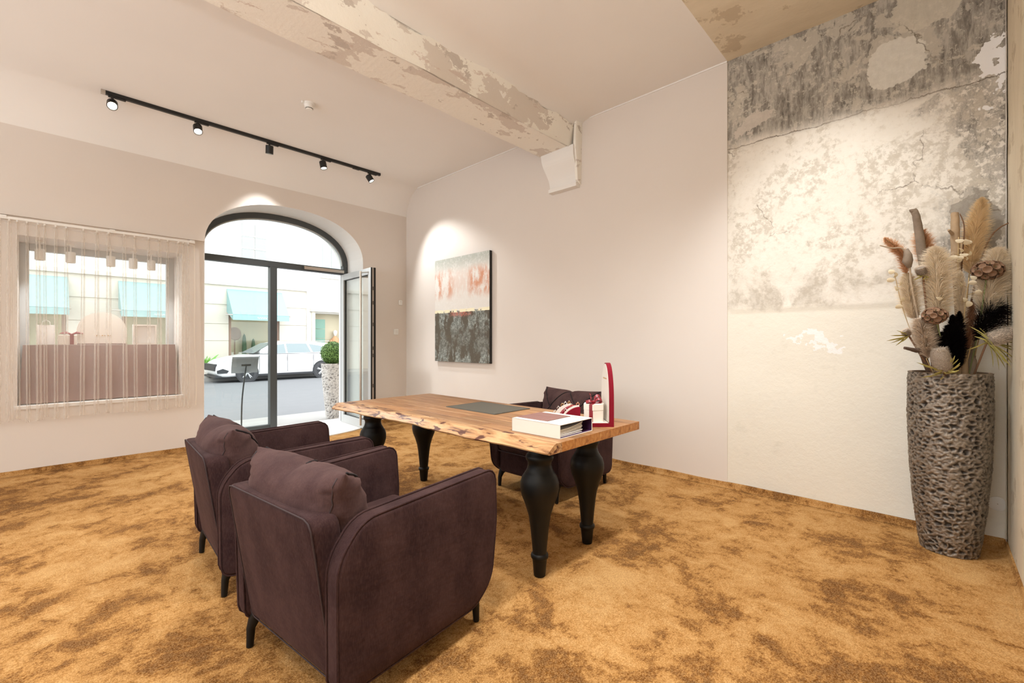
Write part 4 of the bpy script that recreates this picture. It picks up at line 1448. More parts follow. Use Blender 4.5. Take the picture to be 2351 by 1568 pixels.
rbo = rb.build('ribbon', M_ribbon, gx)
def ribbon_strip(pts, w, wdir):
    m = MB()
    vs = []
    for i, p in enumerate(pts):
        ww = w * (0.45 + 0.55 * sin(pi * min(1, (i + 0.6) / len(pts))))
        vs += [Vector(p) - Vector(wdir) * ww, Vector(p) + Vector(wdir) * ww]
    m.add(vs, [(2 * i, 2 * i + 1, 2 * i + 3, 2 * i + 2) for i in range(len(pts) - 1)])
    return m
RV = Vector((0.689, -0.725, 0))
def loc2(u, w, z):    # along view-right, depth, height in box-local axes
    v = Vector((0.689, -0.725, 0)) * u + Vector((0.725, 0.689, 0)) * w
    v = Matrix.Rotation(radians(-12), 3, 'Z') @ v
    return (v.x, v.y, z)
for pts in ([loc2(-0.012, -0.01, 0.104), loc2(-0.022, -0.015, 0.125), loc2(-0.018, -0.01, 0.146), loc2(-0.028, -0.012, 0.158)],
            [loc2(0.0, 0, 0.104), loc2(0.02, -0.015, 0.128), loc2(0.045, -0.01, 0.122), loc2(0.04, 0.0, 0.108), loc2(0.012, 0.0, 0.104)],
            [loc2(0.0, 0, 0.104), loc2(-0.025, -0.02, 0.118), loc2(-0.05, -0.015, 0.108), loc2(-0.03, -0.01, 0.103), loc2(0, 0, 0.103)],
            [loc2(0, 0.01, 0.106), loc2(0.012, 0.015, 0.138), loc2(0.035, 0.02, 0.142), loc2(0.05, 0.02, 0.120)]):
    pp = [Vector(p) for p in pts]
    cs = []
    for i in range(len(pp) - 1):
        for k in range(5):
            p0, p1, p2, p3 = pp[max(0, i - 1)], pp[i], pp[i + 1], pp[min(len(pp) - 1, i + 2)]
            t_ = k / 5
            cs.append(0.5 * ((2 * p1) + (p2 - p0) * t_ + (2 * p0 - 5 * p1 + 4 * p2 - p3) * t_ * t_ + (3 * p1 - 3 * p2 + p3 - p0) * t_ ** 3))
    cs.append(pp[-1])
    ribbon_strip(cs, 0.010, Vector((0.35, 0.3, 0.55)).normalized()).build('bow_loop', M_ribbon, gx, smooth=True)
MB().lathe([(0.0, -0.010), (0.008, -0.007), (0.010, 0), (0.008, 0.007), (0.0, 0.010)], 10, (0, 0, 0.110), False).build('knot', M_ribbon, gx, smooth=True)

# curved ring display left of the gift box: two cream ribs over a red bed
rs = empty('ring_display', (2.207, 1.625, ZT), radians(-46.5), label='curved red and cream ring stand left of the gift box', cat='ring stand')
# local x runs to the viewer's right, y away from the viewer
def arc_z(t_):
    return 0.016 + 0.092 * sin(pi / 2 * t_) ** 0.9
RL = 0.105
def rib(yc, w, x0, lift):
    m = MB()
    vs, fs = [], []
    for i in range(21):
        t_ = i / 20
        x = x0 + RL * (1 - cos(pi / 2 * t_)) ** 0.85
        z = arc_z(t_) + lift
        vs += [(x, yc - w, 0.0), (x, yc - w, z), (x, yc + w, z), (x, yc + w, 0.0)]
    for i in range(20):
        q = i * 4
        fs += [(q, q + 1, q + 5, q + 4), (q + 1, q + 2, q + 6, q + 5), (q + 2, q + 3, q + 7, q + 6)]
    fs += [(0, 3, 2, 1), (80, 81, 82, 83)]
    return m.add(vs, fs)
rib(-0.038, 0.006, -0.045, 0).build('rib', M_cream, rs)
rib(0.030, 0.006, -0.085, 0).build('rib', M_cream, rs)
rib(-0.004, 0.028, -0.062, -0.006).build('bed', M_red, rs)
rib(-0.052, 0.006, -0.040, -0.008).build('bed', M_red, rs)
def ring(x, y, z, mat, i):
    m = MB()
    pts = [(x + 0.0085 * cos(2 * pi * k / 14), y + 0.003 * cos(2 * pi * k / 14), z + 0.0085 + 0.0085 * sin(2 * pi * k / 14)) for k in range(15)]
    m.tube(pts, 0.0018 + 0.0006 * (i % 2), 6, False)
    o = m.build('band', mat)
    return o
for i, (yc, x0, t_, mt, desc) in enumerate(((0.030, -0.085, 0.22, M_silver, 'silver ring lowest on the back rib'), (0.030, -0.085, 0.42, M_silver, 'wide silver ring on the back rib'), (0.030, -0.085, 0.62, M_gold, 'gold ring on the back rib'),
                                            (0.030, -0.085, 0.76, M_silver, 'thin silver ring high on the back rib'), (0.030, -0.085, 0.92, M_gold, 'gold ring topmost on the back rib'),
                                            (-0.038, -0.045, 0.38, M_silver, 'silver ring lowest on the front rib'), (-0.038, -0.045, 0.68, M_rose, 'rose gold ring on the front rib'), (-0.038, -0.045, 0.95, M_rose, 'rose gold ring topmost on the front rib'))):
    x = x0 + RL * (1 - cos(pi / 2 * t_)) ** 0.85
    z = arc_z(t_)
    wpos = Matrix.Rotation(radians(-46.5), 3, 'Z') @ Vector((x, yc, 0))
    r = empty('jewellery_ring', (2.207 + wpos.x, 1.625 + wpos.y, ZT + z - 0.003), radians(-46.5 + (i * 37) % 50 - 25), desc + ' of the ring stand', 'ring', 'rings on the ring stand')
    b = ring(0, 0, 0, mt, i)
    b.parent = r
    MB().lathe([(0.0, 0), (0.003, 0.001), (0.0038, 0.003), (0.002, 0.005), (0.0, 0.0055)], 8, (0, 0, 0.0175), False).build('stone', M_silver, r, smooth=True)

# ------------------------------------------------------------------ planter with dried flowers
PX, PY_ = 3.762, -0.052
def planter_mesh(prof, n, disp, seed, freq):
    """lathe grid with crater relief; returns MB and a per-vertex ridge value"""
    m = MB()
    vs, fs, att = [], [], []
    k = len(prof)
    for j, (r, z) in enumerate(prof):
        for i in range(n):
            a = 2 * pi * i / n
            p = Vector((cos(a) * r, sin(a) * r, z))
            q = Vector((p.x * freq, p.y * freq, p.z * freq * 1.25)) + Vector((seed, 0, 0))
            q += mnoise.noise_vector(q * 1.3) * 0.35
            d = mnoise.voronoi(q)[0]
            d2 = mnoise.voronoi(q * 2.1 + Vector((5, 5, 5)))[0]
            v = min(1.0, (d[1] - d[0]) * 1.6) * 0.75 + min(1.0, (d2[1] - d2[0]) * 1.4) * 0.3
            g = mnoise.fractal(q * 3, 0.8, 2, 3) * 0.12
            ridge = 1 - v + g
            att.append(max(0, min(1, ridge)))
            rr = r - disp * (v - 0.3 - g)
            vs.append((cos(a) * rr, sin(a) * rr, z))
    for j in range(k - 1):
        for i in range(n):
            i2 = (i + 1) % n
            fs.append((j * n + i, j * n + i2, (j + 1) * n + i2, (j + 1) * n + i))
    m.add(vs, fs)
    return m, att
def interp(pr, z):
    for (z0, r0), (z1, r1) in zip(pr, pr[1:]):
        if z0 <= z <= z1:
            u = (z - z0) / (z1 - z0)
            u = u * u * (3 - 2 * u) * 0.4 + u * 0.6
            return r0 + (r1 - r0) * u
    return pr[-1][1]
def mat_pot(name, dark, mid, hi, metal):
    t = NT(name)
    at = t.n('ShaderNodeAttribute', attribute_name='ridge').outputs['Fac']
    co = t.coord()
    f = t.noise(co, 70, 4, 0.7)
    v = t.math('ADD', at, t.math('MULTIPLY', t.math('SUBTRACT', f, 0.5), 0.5))
    c = t.ramp(v, [(0.05, lin(*dark)), (0.40, lin(*mid)), (0.95, lin(*hi))])
    t.set(color=c, rough=0.45, metal=metal, normal=t.bump(f, 0.4, 0.006))
    return t.m
def make_planter(name, parent, H, pr, n, nz_, disp, seed, freq, mat, part='shell'):
    prof = [(interp(pr, H * j / nz_), H * j / nz_) for j in range(nz_ + 1)]
    m, att = planter_mesh(prof, n, disp, seed, freq)
    o = m.build(part, mat, parent, smooth=True)
    a = o.data.attributes.new('ridge', 'FLOAT', 'POINT')
    a.data.foreach_set('value', att)
    return o
pl = empty('tall_planter', (PX, PY_, 0), label='tall dark planter with cratered bronze relief in the plaster corner', cat='planter')
PH = 1.065
pr = [(0.0, 0.128), (0.1, 0.142), (0.3, 0.163), (0.55, 0.180), (0.8, 0.187), (1.0, 0.186), (1.07, 0.183)]
make_planter('shell', pl, PH, pr, 210, 220, 0.017, 1.0, 30.0, mat_pot('hammered_bronze', (44, 39, 35), (70, 63, 57), (152, 140, 126), 0.5))
mb = MB()
mb.lathe([(0.184, PH), (0.182, PH + 0.002), (0.166, PH + 0.001), (0.164, PH - 0.10), (0.0, PH - 0.10)], 60, (0, 0, 0), False)
mb.build('rim', plain('pot_rim', (120, 98, 76), 0.5, 0.3), pl, smooth=True, angle=40)
mb = MB()
mb.lathe([(0.0, 0.0), (0.126, 0.0)], 40, (0, 0, 0.001), False).build('base', M_black, pl)

RVEC = Vector((sin(AZ), -cos(AZ), 0))
FVEC = Vector((cos(AZ), sin(AZ), 0))
PZ0 = PH - 0.06
def fl(r, z, d=0.0):
    """point r metres to the viewer's right of the planter axis, d deeper, at height z"""
    return Vector((PX, PY_, 0)) + RVEC * r + FVEC * d + Vector((0, 0, z))
def bez(pts, n):
    pp = [Vector(p) for p in pts]
    cs = []
    seg = max(1, n // (len(pp) - 1))
    for i in range(len(pp) - 1):
        for k in range(seg):
            p0, p1, p2, p3 = pp[max(0, i - 1)], pp[i], pp[i + 1], pp[min(len(pp) - 1, i + 2)]
            t_ = k / seg
            cs.append(0.5 * ((2 * p1) + (p2 - p0) * t_ + (2 * p0 - 5 * p1 + 4 * p2 - p3) * t_ * t_ + (3 * p1 - 3 * p2 + p3 - p0) * t_ ** 3))
    cs.append(pp[-1])
    return cs
GF = 'dried stems in the tall planter'
def root(name, label, cat, base):
    return empty(name, base, 0, label, cat, GF)
def rel(pts, base):
    return [Vector(p) - Vector(base) for p in pts]
M_drift = plain('grey_driftwood', (132, 116, 100), 0.85, var=0.35, vscale=30, bump=0.5, bscale=60)
M_drift2 = plain('tan_driftwood', (168, 142, 112), 0.85, var=0.25, vscale=25, bump=0.5, bscale=50)
M_twig = plain('brown_twig', (116, 82, 56), 0.8, var=0.2)
def branch(label, pts, rads, mat, knob=None):
    b = pts[0]
    r_ = root('driftwood_branch', label, 'branch', b)
    P_ = bez(rel(pts, b), 28)
    n_ = len(P_)
    rr = []
    for i in range(n_):
        u = i / (n_ - 1) * (len(rads) - 1)
        k = min(int(u), len(rads) - 2)
        rr.append((rads[k] + (rads[k + 1] - rads[k]) * (u - k)) * (1 + 0.10 * nz(i * 0.6, rads[0] * 90)))
    P_ = [p + Vector((nz(i * .35, 1), nz(i * .35, 5), 0)) * 0.004 for i, p in enumerate(P_)]
    MB().tube(P_, rr, 12).build('wood', mat, r_, smooth=True, angle=60)
    if knob:
        kp = rel(knob, b)
        MB().tube(kp, [rads[-1] * 0.6, rads[-1] * 0.35], 8).build('stub', mat, r_, smooth=True, angle=60)
branch('grey driftwood branch leaning left, highest on the left of the bouquet', [fl(-0.03, PZ0, 0.03), fl(-0.08, 1.45, 0.03), fl(-0.150, 1.845, 0.02), fl(-0.195, 2.0, 0.0), fl(-0.214, 2.045, 0.0)], [0.024, 0.024, 0.023, 0.018, 0.017], M_drift)
branch('tan driftwood branch standing upright in the middle of the bouquet', [fl(0.036, PZ0, -0.06), fl(0.045, 1.4, -0.02), fl(0.062, 1.80, 0.02), fl(0.058, 1.92, 0.02), fl(0.060, 2.03, 0.02)], [0.023, 0.020, 0.021, 0.021, 0.018], M_drift2, [fl(0.045, 1.90, 0.02), fl(0.0, 1.922, 0.0)])
branch('short dark driftwood stub poking out low on the left', [fl(-0.12, PZ0 + 0.02, -0.02), fl(-0.20, 1.185, -0.04), fl(-0.245, 1.197, -0.05), fl(-0.306, 1.212, -0.05)], [0.014, 0.016, 0.013, 0.008], plain('dark_driftwood', (84, 66, 54), 0.85, var=0.3))
branch('slim grey driftwood piece right behind the banksia leaves', [fl(0.075, PZ0, -0.05), fl(0.085, 1.12, -0.05), fl(0.105, 1.18, -0.03), fl(0.11, 1.26, -0.03)], [0.026, 0.024, 0.018, 0.012], M_drift)
branch('thin pale driftwood stick beside the upright branch', [fl(-0.008, PZ0, -0.07), fl(0.0, 1.2, -0.06), fl(0.006, 1.34, -0.05)], [0.010, 0.009, 0.007], M_drift2)
def twig(label, pts, r, mat=M_twig):
    b = pts[0]
    t_ = root('dried_twig', label, 'twig', b)
    P_ = bez(rel(pts, b), 20)
    MB().tube(P_, [r * (1 - 0.5 * i / (len(P_) - 1)) for i in range(len(P_))], 7).build('stick', mat, t_, smooth=True)
    return t_
twig('long brown twig reaching up to the right edge, upper one', [fl(0.08, PZ0, 0.02), fl(0.16, 1.6, 0.0), fl(0.255, 1.905, -0.02), fl(0.46, 1.995, -0.06)], 0.006)
twig('long brown twig reaching to the right edge, lower one', [fl(0.10, PZ0, 0.0), fl(0.17, 1.42, -0.02), fl(0.245, 1.60, -0.03), fl(0.445, 1.688, -0.05)], 0.006)
twig('short brown twig crossing the tall pampas plume', [fl(0.06, PZ0, 0.03), fl(0.10, 1.72, 0.02), fl(0.095, 1.93, 0.0), fl(0.068, 2.02, 0.0)], 0.005)
ct = twig('curly pale twig with a dark seed pod, leftmost of the bouquet', [fl(-0.10, PZ0, 0.0), fl(-0.235, 1.55, -0.02), fl(-0.262, 1.70, -0.03), fl(-0.30, 1.80, -0.03), fl(-0.37, 1.806, -0.03), fl(-0.438, 1.822, -0.03)], 0.0065, plain('pale_twig', (178, 160, 138), 0.8))
b_ = fl(-0.10, PZ0, 0.0)
p_ = [x - b_ for x in (fl(-0.262, 1.69, -0.03), fl(-0.274, 1.73, -0.03), fl(-0.272, 1.765, -0.03), fl(-0.285, 1.80, -0.03))]
MB().tube(p_, [0.010, 0.026, 0.020, 0.012], 10).build('seed_pod', M_drift, ct, smooth=True)

def plume(label, stem, axis, width, n, mat, name='pampas_plume', lean=0.8, hl=1.0, seed=0, stem_mat=None, flat=1.0, hw=0.0010):
    width, n = width * 1.22, int(n * 2.2)
    rnd = random.Random(seed)
    b = stem[0]
    pr_ = root(name, label, 'dried flower', b)
    A = bez(rel(axis, b), 18)
    S = bez(rel(stem, b), 10)
    MB().tube(S + A[:-2], 0.003, 6).build('stem', stem_mat or M_straw, pr_, smooth=True)
    vs, fs = [], []
    L = sum((q - p).length for p, q in zip(A, A[1:]))
    for k in range(n):
        t_ = rnd.random() ** 0.9
        x = t_ * (len(A) - 1)
        i = min(int(x), len(A) - 2)
        p = A[i].lerp(A[i + 1], x - i)
        ax = (A[i + 1] - A[i]).normalized()
        env = (sin(pi * min(1, (0.10 + t_ * 0.9)) ** 0.8)) ** 0.7 if t_ < 0.97 else 0.15
        env = max(env, 0.12)
        a = rnd.uniform(0, 2 * pi)
        side = ax.cross(Vector((cos(a), sin(a), 0.3))).normalized()
        side = side - FVEC * side.dot(FVEC) * (1 - flat)
        hlen = width * 0.5 * env * rnd.uniform(0.6, 1.15)
        up = hlen * lean * rnd.uniform(0.7, 1.4)
        p1 = p + side * hlen * 0.55 + ax * up * 0.7 * hl
        p2 = p + side * hlen + ax * up * hl + Vector((0, 0, -0.25 * hlen * rnd.random()))
        w = ax.cross(side).normalized() * hw if rnd.random() < 0.5 else (side + ax * 0.3).cross(FVEC).normalized() * hw
        c = len(vs)
        vs += [p - w, p + w, p1 - w, p1 + w, p2]
        fs += [(c, c + 1, c + 3, c + 2), (c + 2, c + 3, c + 4)]
    m = MB()
    m.add(vs, fs)
    me = bpy.data.meshes.new('plume_hairs')
    me.from_pydata([tuple(v) for v in m.v], [], m.f)
    me.materials.append(mat)
    o = bpy.data.objects.new('plume_hairs', me)
    COL.objects.link(o)
    o.parent = pr_
    o['kind'] = 'stuff'
    return pr_
def mat_hair(name, rgb, tl=0.35):
    t = NT(name)
    d = t.n('ShaderNodeBsdfDiffuse')
    d.inputs[0].default_value = lin(*rgb)
    r = t.n('ShaderNodeBsdfTranslucent')
    r.inputs[0].default_value = lin(*rgb)
    m = t.n('ShaderNodeMixShader')
    m.inputs[0].default_value = tl
    t.put(m.inputs[1], d.outputs[0])
    t.put(m.inputs[2], r.outputs[0])
    t.put(t.out.inputs['Surface'], m.outputs[0])
    return t.m
M_straw = plain('straw_stem', (186, 160, 116), 0.8)
M_pamp = mat_hair('cream_pampas', (240, 226, 204))
M_pamp2 = mat_hair('golden_pampas', (236, 212, 172))
M_orange = mat_hair('orange_pampas', (224, 182, 144))
M_rust = mat_hair('rust_plume', (150, 112, 88))
M_pink = mat_hair('pinkish_pampas', (222, 206, 188))
M_blk = mat_hair('black_plume', (22, 18, 18), 0.1)
S0 = lambda r, d=0.0: fl(r, PZ0, d)
plume('large cream pampas plume left of the middle, below the grey branch', [S0(-0.05, -0.03), fl(-0.11, 1.36, -0.05)], [fl(-0.115, 1.36, -0.05), fl(-0.125, 1.6, -0.06), fl(-0.140, 1.80, -0.06)], 0.17, 2600, M_pamp, seed=1)
plume('tall golden pampas plume, highest of the bouquet at right', [S0(0.09, 0.02), fl(0.155, 1.66, 0.03)], [fl(0.160, 1.66, 0.03), fl(0.19, 1.90, 0.03), fl(0.232, 2.12, 0.03)], 0.13, 2400, M_pamp2, seed=2)
plume('broad cream pampas plume under the tall golden one', [S0(0.08, -0.04), fl(0.14, 1.40, -0.07)], [fl(0.14, 1.40, -0.07), fl(0.175, 1.6, -0.08), fl(0.21, 1.79, -0.08)], 0.165, 2400, M_pamp, seed=3)
plume('orange pampas plume behind the grey driftwood branch', [S0(-0.02, 0.04), fl(-0.07, 1.70, 0.05)], [fl(-0.07, 1.68, 0.05), fl(-0.10, 1.82, 0.05), fl(-0.127, 1.93, 0.05)], 0.11, 1500, M_orange, seed=4)
plume('slim pale orange plume arching to the far left', [S0(-0.09, 0.02), fl(-0.24, 1.66, 0.02)], [fl(-0.235, 1.66, 0.02), fl(-0.275, 1.79, 0.02), fl(-0.385, 1.872, 0.0)], 0.075, 900, M_orange, seed=5)
plume('cream plume standing left behind the brown pod head', [S0(-0.08, 0.01), fl(-0.19, 1.36, 0.02)], [fl(-0.19, 1.38, 0.02), fl(-0.215, 1.52, 0.02), fl(-0.235, 1.66, 0.02)], 0.12, 1500, M_pamp, seed=6)
plume('pinkish cream plume low on the left side', [S0(-0.10, -0.04), fl(-0.19, 1.15, -0.06)], [fl(-0.18, 1.15, -0.06), fl(-0.215, 1.28, -0.07), fl(-0.24, 1.38, -0.07)], 0.12, 1300, M_pink, seed=7)
plume('slender cream spike rising in the very middle', [S0(0.0, -0.05), fl(0.006, 1.26, -0.07)], [fl(0.006, 1.26, -0.07), fl(0.004, 1.5, -0.07), fl(0.0, 1.66, -0.07)], 0.062, 1300, M_pamp, lean=1.2, seed=8)
plume('slender rust brown spike right of the middle', [S0(0.02, -0.04), fl(0.030, 1.2, -0.08)], [fl(0.030, 1.2, -0.08), fl(0.04, 1.36, -0.08), fl(0.055, 1.48, -0.08)], 0.06, 900, M_rust, lean=1.2, seed=9)
plume('rust plume behind the middle of the bouquet', [S0(-0.01, 0.06), fl(-0.055, 1.55, 0.06)], [fl(-0.055, 1.5, 0.06), fl(-0.045, 1.6, 0.06), fl(-0.05, 1.72, 0.06)], 0.07, 700, M_rust, seed=10)
plume('black feathery plume fanning out to the right', [S0(0.03, -0.05), fl(0.06, 1.26, -0.08)], [fl(0.06, 1.25, -0.08), fl(0.12, 1.36, -0.09), fl(0.21, 1.455, -0.09)], 0.21, 620, M_blk, 'black_plume', lean=0.75, seed=12, hw=0.0010)
for i, (dx, top, w_) in enumerate(((-0.075, 1.40, 0.075), (-0.035, 1.42, 0.07), (-0.10, 1.34, 0.07), (-0.055, 1.33, 0.08), (-0.145, 1.30, 0.05))):
    plume(('tall black bunny-tail spike left of the cream spike', 'black spike touching the slender cream spike', 'black spike behind the lower brown pod head', 'short thick black spike in the dark clump', 'outermost black spike leaning left')[i],
          [S0(-0.03 + 0.01 * i, -0.08), fl(-0.035 + dx * 0.3, 1.09, -0.09)], [fl(-0.03 + dx * 0.35, 1.08, -0.09), fl(dx * 0.8 - 0.01, 1.22, -0.10), fl(dx, top, -0.10)], w_, 1300, M_blk, 'black_spike', lean=1.2, seed=20 + i, hw=0.0016)

# scabiosa pod heads
M_pod = plain('brown_pod', (132, 100, 76), 0.8, var=0.2, vscale=60)
M_podc = plain('green_pod_centre', (104, 104, 66), 0.8)
M_greenstem = plain('green_stem', (112, 116, 70), 0.7)
def pod(label, c, rx, rz, stem_to, seed):
    rnd = random.Random(seed)
    b = stem_to
    p = root('scabiosa_head', label, 'dried flower', b)
    C = c - b
    MB().tube(bez([Vector((0, 0, 0)), C * 0.5 + RVEC * 0.01, C], 12), 0.0035, 7).build('stem', M_greenstem, p, smooth=True)
    MB().lathe([(0.0, -0.8), (0.5, -0.55), (0.7, 0), (0.5, 0.5), (0.0, 0.75)], 12, (0, 0, 0), False).build('core', M_pod, p, smooth=True).matrix_local = Matrix.Translation(C) @ Matrix.Diagonal((rx * .9, rx * .9, rz * .9, 1))
    cup = MB().lathe([(0.004, 0.0), (0.010, 0.004), (0.0155, 0.013), (0.0185, 0.014), (0.0145, 0.011), (0.008, 0.005), (0.0, 0.004)], 9, (0, 0, 0), False)
    cupm = None
    N_ = 34
    for k in range(N_):
        zz = 1 - 2 * (k + 0.5) / N_
        a = k * 2.399
        d = Vector((sqrt(1 - zz * zz) * cos(a), sqrt(1 - zz * zz) * sin(a), zz))
        q = Vector((0, 0, 1)).rotation_difference(d).to_matrix().to_4x4()
        pos = C + Vector((d.x * rx * 0.72, d.y * rx * 0.72, d.z * rz * 0.70))
        if cupm is None:
            o = cup.build('pod_cup', M_pod, p, smooth=True)
            cupm = o.data
        else:
            o = bpy.data.objects.new('pod_cup', cupm)
            COL.objects.link(o)
            o.parent = p
        o.matrix_local = Matrix.Translation(pos) @ q @ Matrix.Scale(rnd.uniform(0.85, 1.1) * rx / 0.068, 4)
        if k % 2 == 0:
            e = MB().tube([pos + d * 0.004, pos + d * 0.014], [0.0035, 0.001], 5).build('pod_eye', M_podc, p)
pod('upper brown scabiosa pod head on a green stem, right of the middle', fl(0.117, 1.66, -0.11), 0.075, 0.055, fl(0.05, PZ0, -0.06), 1)
pod('lower brown scabiosa pod head, left of the black spikes', fl(-0.199, 1.398, -0.12), 0.062, 0.048, fl(-0.06, PZ0, -0.07), 2)

# banksia heads with narrow leaves
M_bank = plain('grey_banksia', (150, 136, 122), 0.95, var=0.2, vscale=120, bump=1.0, bscale=260)
M_leafd = plain('dried_yellow_green_leaf', (164, 152, 82), 0.7, var=0.25, vscale=15)
def narrow_leaf(m, p0, p1, w, sag):
    p0, p1 = Vector(p0), Vector(p1)
    sd = (p1 - p0).cross(FVEC)
    sd = sd.normalized() if sd.length > 1e-6 else RVEC
    vs = []
    for k in range(6):
        t_ = k / 5
        c = p0.lerp(p1, t_) + Vector((0, 0, -sag * t_ * t_)) + FVEC * (-0.01 * sin(pi * t_))
        ww = w * (0.6 + 0.9 * t_ * (1 - t_) * 2) * (1 if k < 5 else 0.2)
        vs += [c - sd * ww, c + sd * ww + FVEC * 0.001]
    m.add(vs, [(2 * k, 2 * k + 1, 2 * k + 3, 2 * k + 2) for k in range(5)])
def banksia(label, c0, c1, r, base, leaves, seed):
    rnd = random.Random(seed)
    p = root('banksia_head', label, 'dried flower', base)
    a, b = c0 - base, c1 - base
    MB().tube(bez([Vector((0, 0, 0)), a * 0.6, a], 8), 0.005, 7).build('stem', M_twig, p, smooth=True)
    ax = (b - a)
    L = ax.length
    MB().lathe([(0.0, 0.0), (r * 0.6, L * 0.02), (r * 0.95, L * 0.2), (r, L * 0.5), (r * 0.92, L * 0.8), (r * 0.7, L * 0.98), (r * 0.35, L * 1.0), (r * 0.2, L * 0.93), (0, L * 0.92)], 20, a, False, ax).build('cone', M_bank, p, smooth=True)
    hv = MB()
    for k in range(1400):
        t_ = rnd.uniform(0.0, 1.0)
        w = rnd.uniform(0, 2 * pi)
        rr = r * (0.55 + 0.45 * sin(pi * min(1, 0.25 + t_ * 0.6)))
        q = Vector((0, 0, 1)).rotation_difference(ax.normalized())
        dd = q @ Vector((cos(w), sin(w), 0))
        pt_ = a + ax * t_ + dd * rr * 0.95
        e = pt_ + dd * rnd.uniform(0.006, 0.013) + ax.normalized() * 0.006
        s_ = dd.cross(ax).normalized() * 0.0012
        hv.add([pt_ - s_, pt_ + s_, e], [(0, 1, 2)])
    o = hv.build('cone_fuzz', M_pink, p)
    o['kind'] = 'stuff'
    for k, (r1, z1, d1, sag) in enumerate(leaves):
        m = MB()
        narrow_leaf(m, a + Vector((rnd.uniform(-1, 1), rnd.uniform(-1, 1), rnd.uniform(-1, 1))) * 0.012, fl(r1, z1, d1) - base, rnd.uniform(0.0022, 0.0042), sag)
        m.build('leaf', M_leafd, p)
random.seed(21)
lv = [(0.27, 1.215, -0.12, 0.0), (0.265, 1.235, -0.15, 0.0), (0.245, 1.15, -0.15, 0.01), (0.20, 1.11, -0.16, 0.01), (0.18, 1.095, -0.15, 0.0), (0.15, 1.13, -0.18, 0.0), (0.11, 1.085, -0.18, 0.0), (0.085, 1.10, -0.17, 0.0), (0.115, 1.13, -0.2, 0.0), (-0.01, 1.20, -0.12, 0.0), (0.03, 1.28, -0.12, 0.0), (0.06, 1.31, -0.1, 0.0), (0.02, 1.34, -0.1, 0.0), (0.245, 1.31, -0.1, 0.0), (0.23, 1.13, -0.14, 0.01), (0.16, 1.09, -0.2, 0.0), (0.26, 1.19, -0.13, 0.0), (0.13, 1.12, -0.2, 0.0), (0.07, 1.33, -0.11, 0.0), (0.05, 1.23, -0.16, 0.0)]
banksia('grey banksia head lying to the right above the planter rim', fl(0.085, 1.255, -0.14), fl(0.215, 1.305, -0.15), 0.042, fl(0.05, PZ0, -0.08), lv, 3)
lv = [(-0.31, 1.13, -0.13, 0.0), (-0.315, 1.045, -0.16, 0.0), (-0.29, 1.11, -0.15, 0.0), (-0.235, 1.035, -0.19, 0.0), (-0.12, 1.17, -0.16, 0.0), (-0.10, 1.13, -0.17, 0.0), (-0.115, 1.09, -0.18, 0.0), (-0.14, 1.08, -0.19, 0.0), (-0.20, 1.07, -0.19, 0.0), (-0.25, 1.09, -0.17, 0.0), (-0.27, 1.065, -0.18, 0.0), (-0.16, 1.16, -0.18, 0.0), (-0.09, 1.15, -0.15, 0.0), (-0.13, 1.12, -0.2, 0.0)]
banksia('grey banksia head at the left of the planter rim', fl(-0.155, 1.075, -0.13), fl(-0.185, 1.215, -0.13), 0.044, fl(-0.08, PZ0, -0.08), lv, 4)
banksia('small grey banksia head high on the left with dark leaves', fl(-0.20, 1.645, -0.05), fl(-0.225, 1.685, -0.06), 0.024, fl(-0.09, PZ0, 0.0), [(-0.27, 1.61, -0.06, 0.0), (-0.255, 1.635, -0.07, 0.0), (-0.18, 1.62, -0.07, 0.0), (-0.19, 1.60, -0.06, 0.0), (-0.23, 1.61, -0.08, 0.0)], 5)
lv = [(-0.415, 1.254, -0.05, 0.0), (-0.40, 1.285, -0.06, 0.0), (-0.37, 1.225, -0.06, 0.0), (-0.355, 1.315, -0.05, 0.0), (-0.38, 1.255, -0.07, 0.0), (-0.34, 1.245, -0.06, 0.0), (-0.385, 1.24, -0.04, 0.0), (-0.33, 1.30, -0.06, 0.0)]
banksia('small banksia tuft sticking out far left with green leaves', fl(-0.275, 1.285, -0.04), fl(-0.30, 1.315, -0.04), 0.018, fl(-0.10, PZ0, -0.04), lv, 6)

# honesty sprigs: papery round pods
M_hon = mat_hair('papery_white', (246, 236, 214), 0.45)
def honesty(label, stem, discs, seed):
    rnd = random.Random(seed)
    b = stem[0]
    p = root('honesty_sprig', label, 'dried flower', b)
    S = bez(rel(stem, b), 16)
    MB().tube(S, 0.002, 6).build('stem', M_straw, p, smooth=True)
    for (r, z, d) in discs:
        q = fl(r, z, d) - b
        nr = (-FVEC * 0.9 + RVEC * rnd.uniform(-0.6, 0.8) + Vector((0, 0, rnd.uniform(-0.4, 0.5)))).normalized()
        a = nr.cross(Vector((0, 0, 1))).normalized()
        c = nr.cross(a)
        n = 12
        rx, rz = rnd.uniform(0.015, 0.022), rnd.uniform(0.012, 0.017)
        vs = [q + a * rx * cos(2 * pi * k / n) + c * rz * sin(2 * pi * k / n) + nr * 0.004 * cos(4 * pi * k / n) for k in range(n)] + [q + nr * 0.005]
        vs += [v + nr * 0.0008 for v in vs]
        m = MB()
        m.add(vs, [(k, (k + 1) % n, n) for k in range(n)] + [(n + 1 + k, n + 1 + (k + 1) % n, 2 * n + 1) for k in range(n)])
        m.build('pod_disc', M_hon, p, smooth=True)
        near = min(S, key=lambda s_: (s_ - q).length)
        MB().tube([near, q], 0.001, 5).build('pod_stalk', M_straw, p)
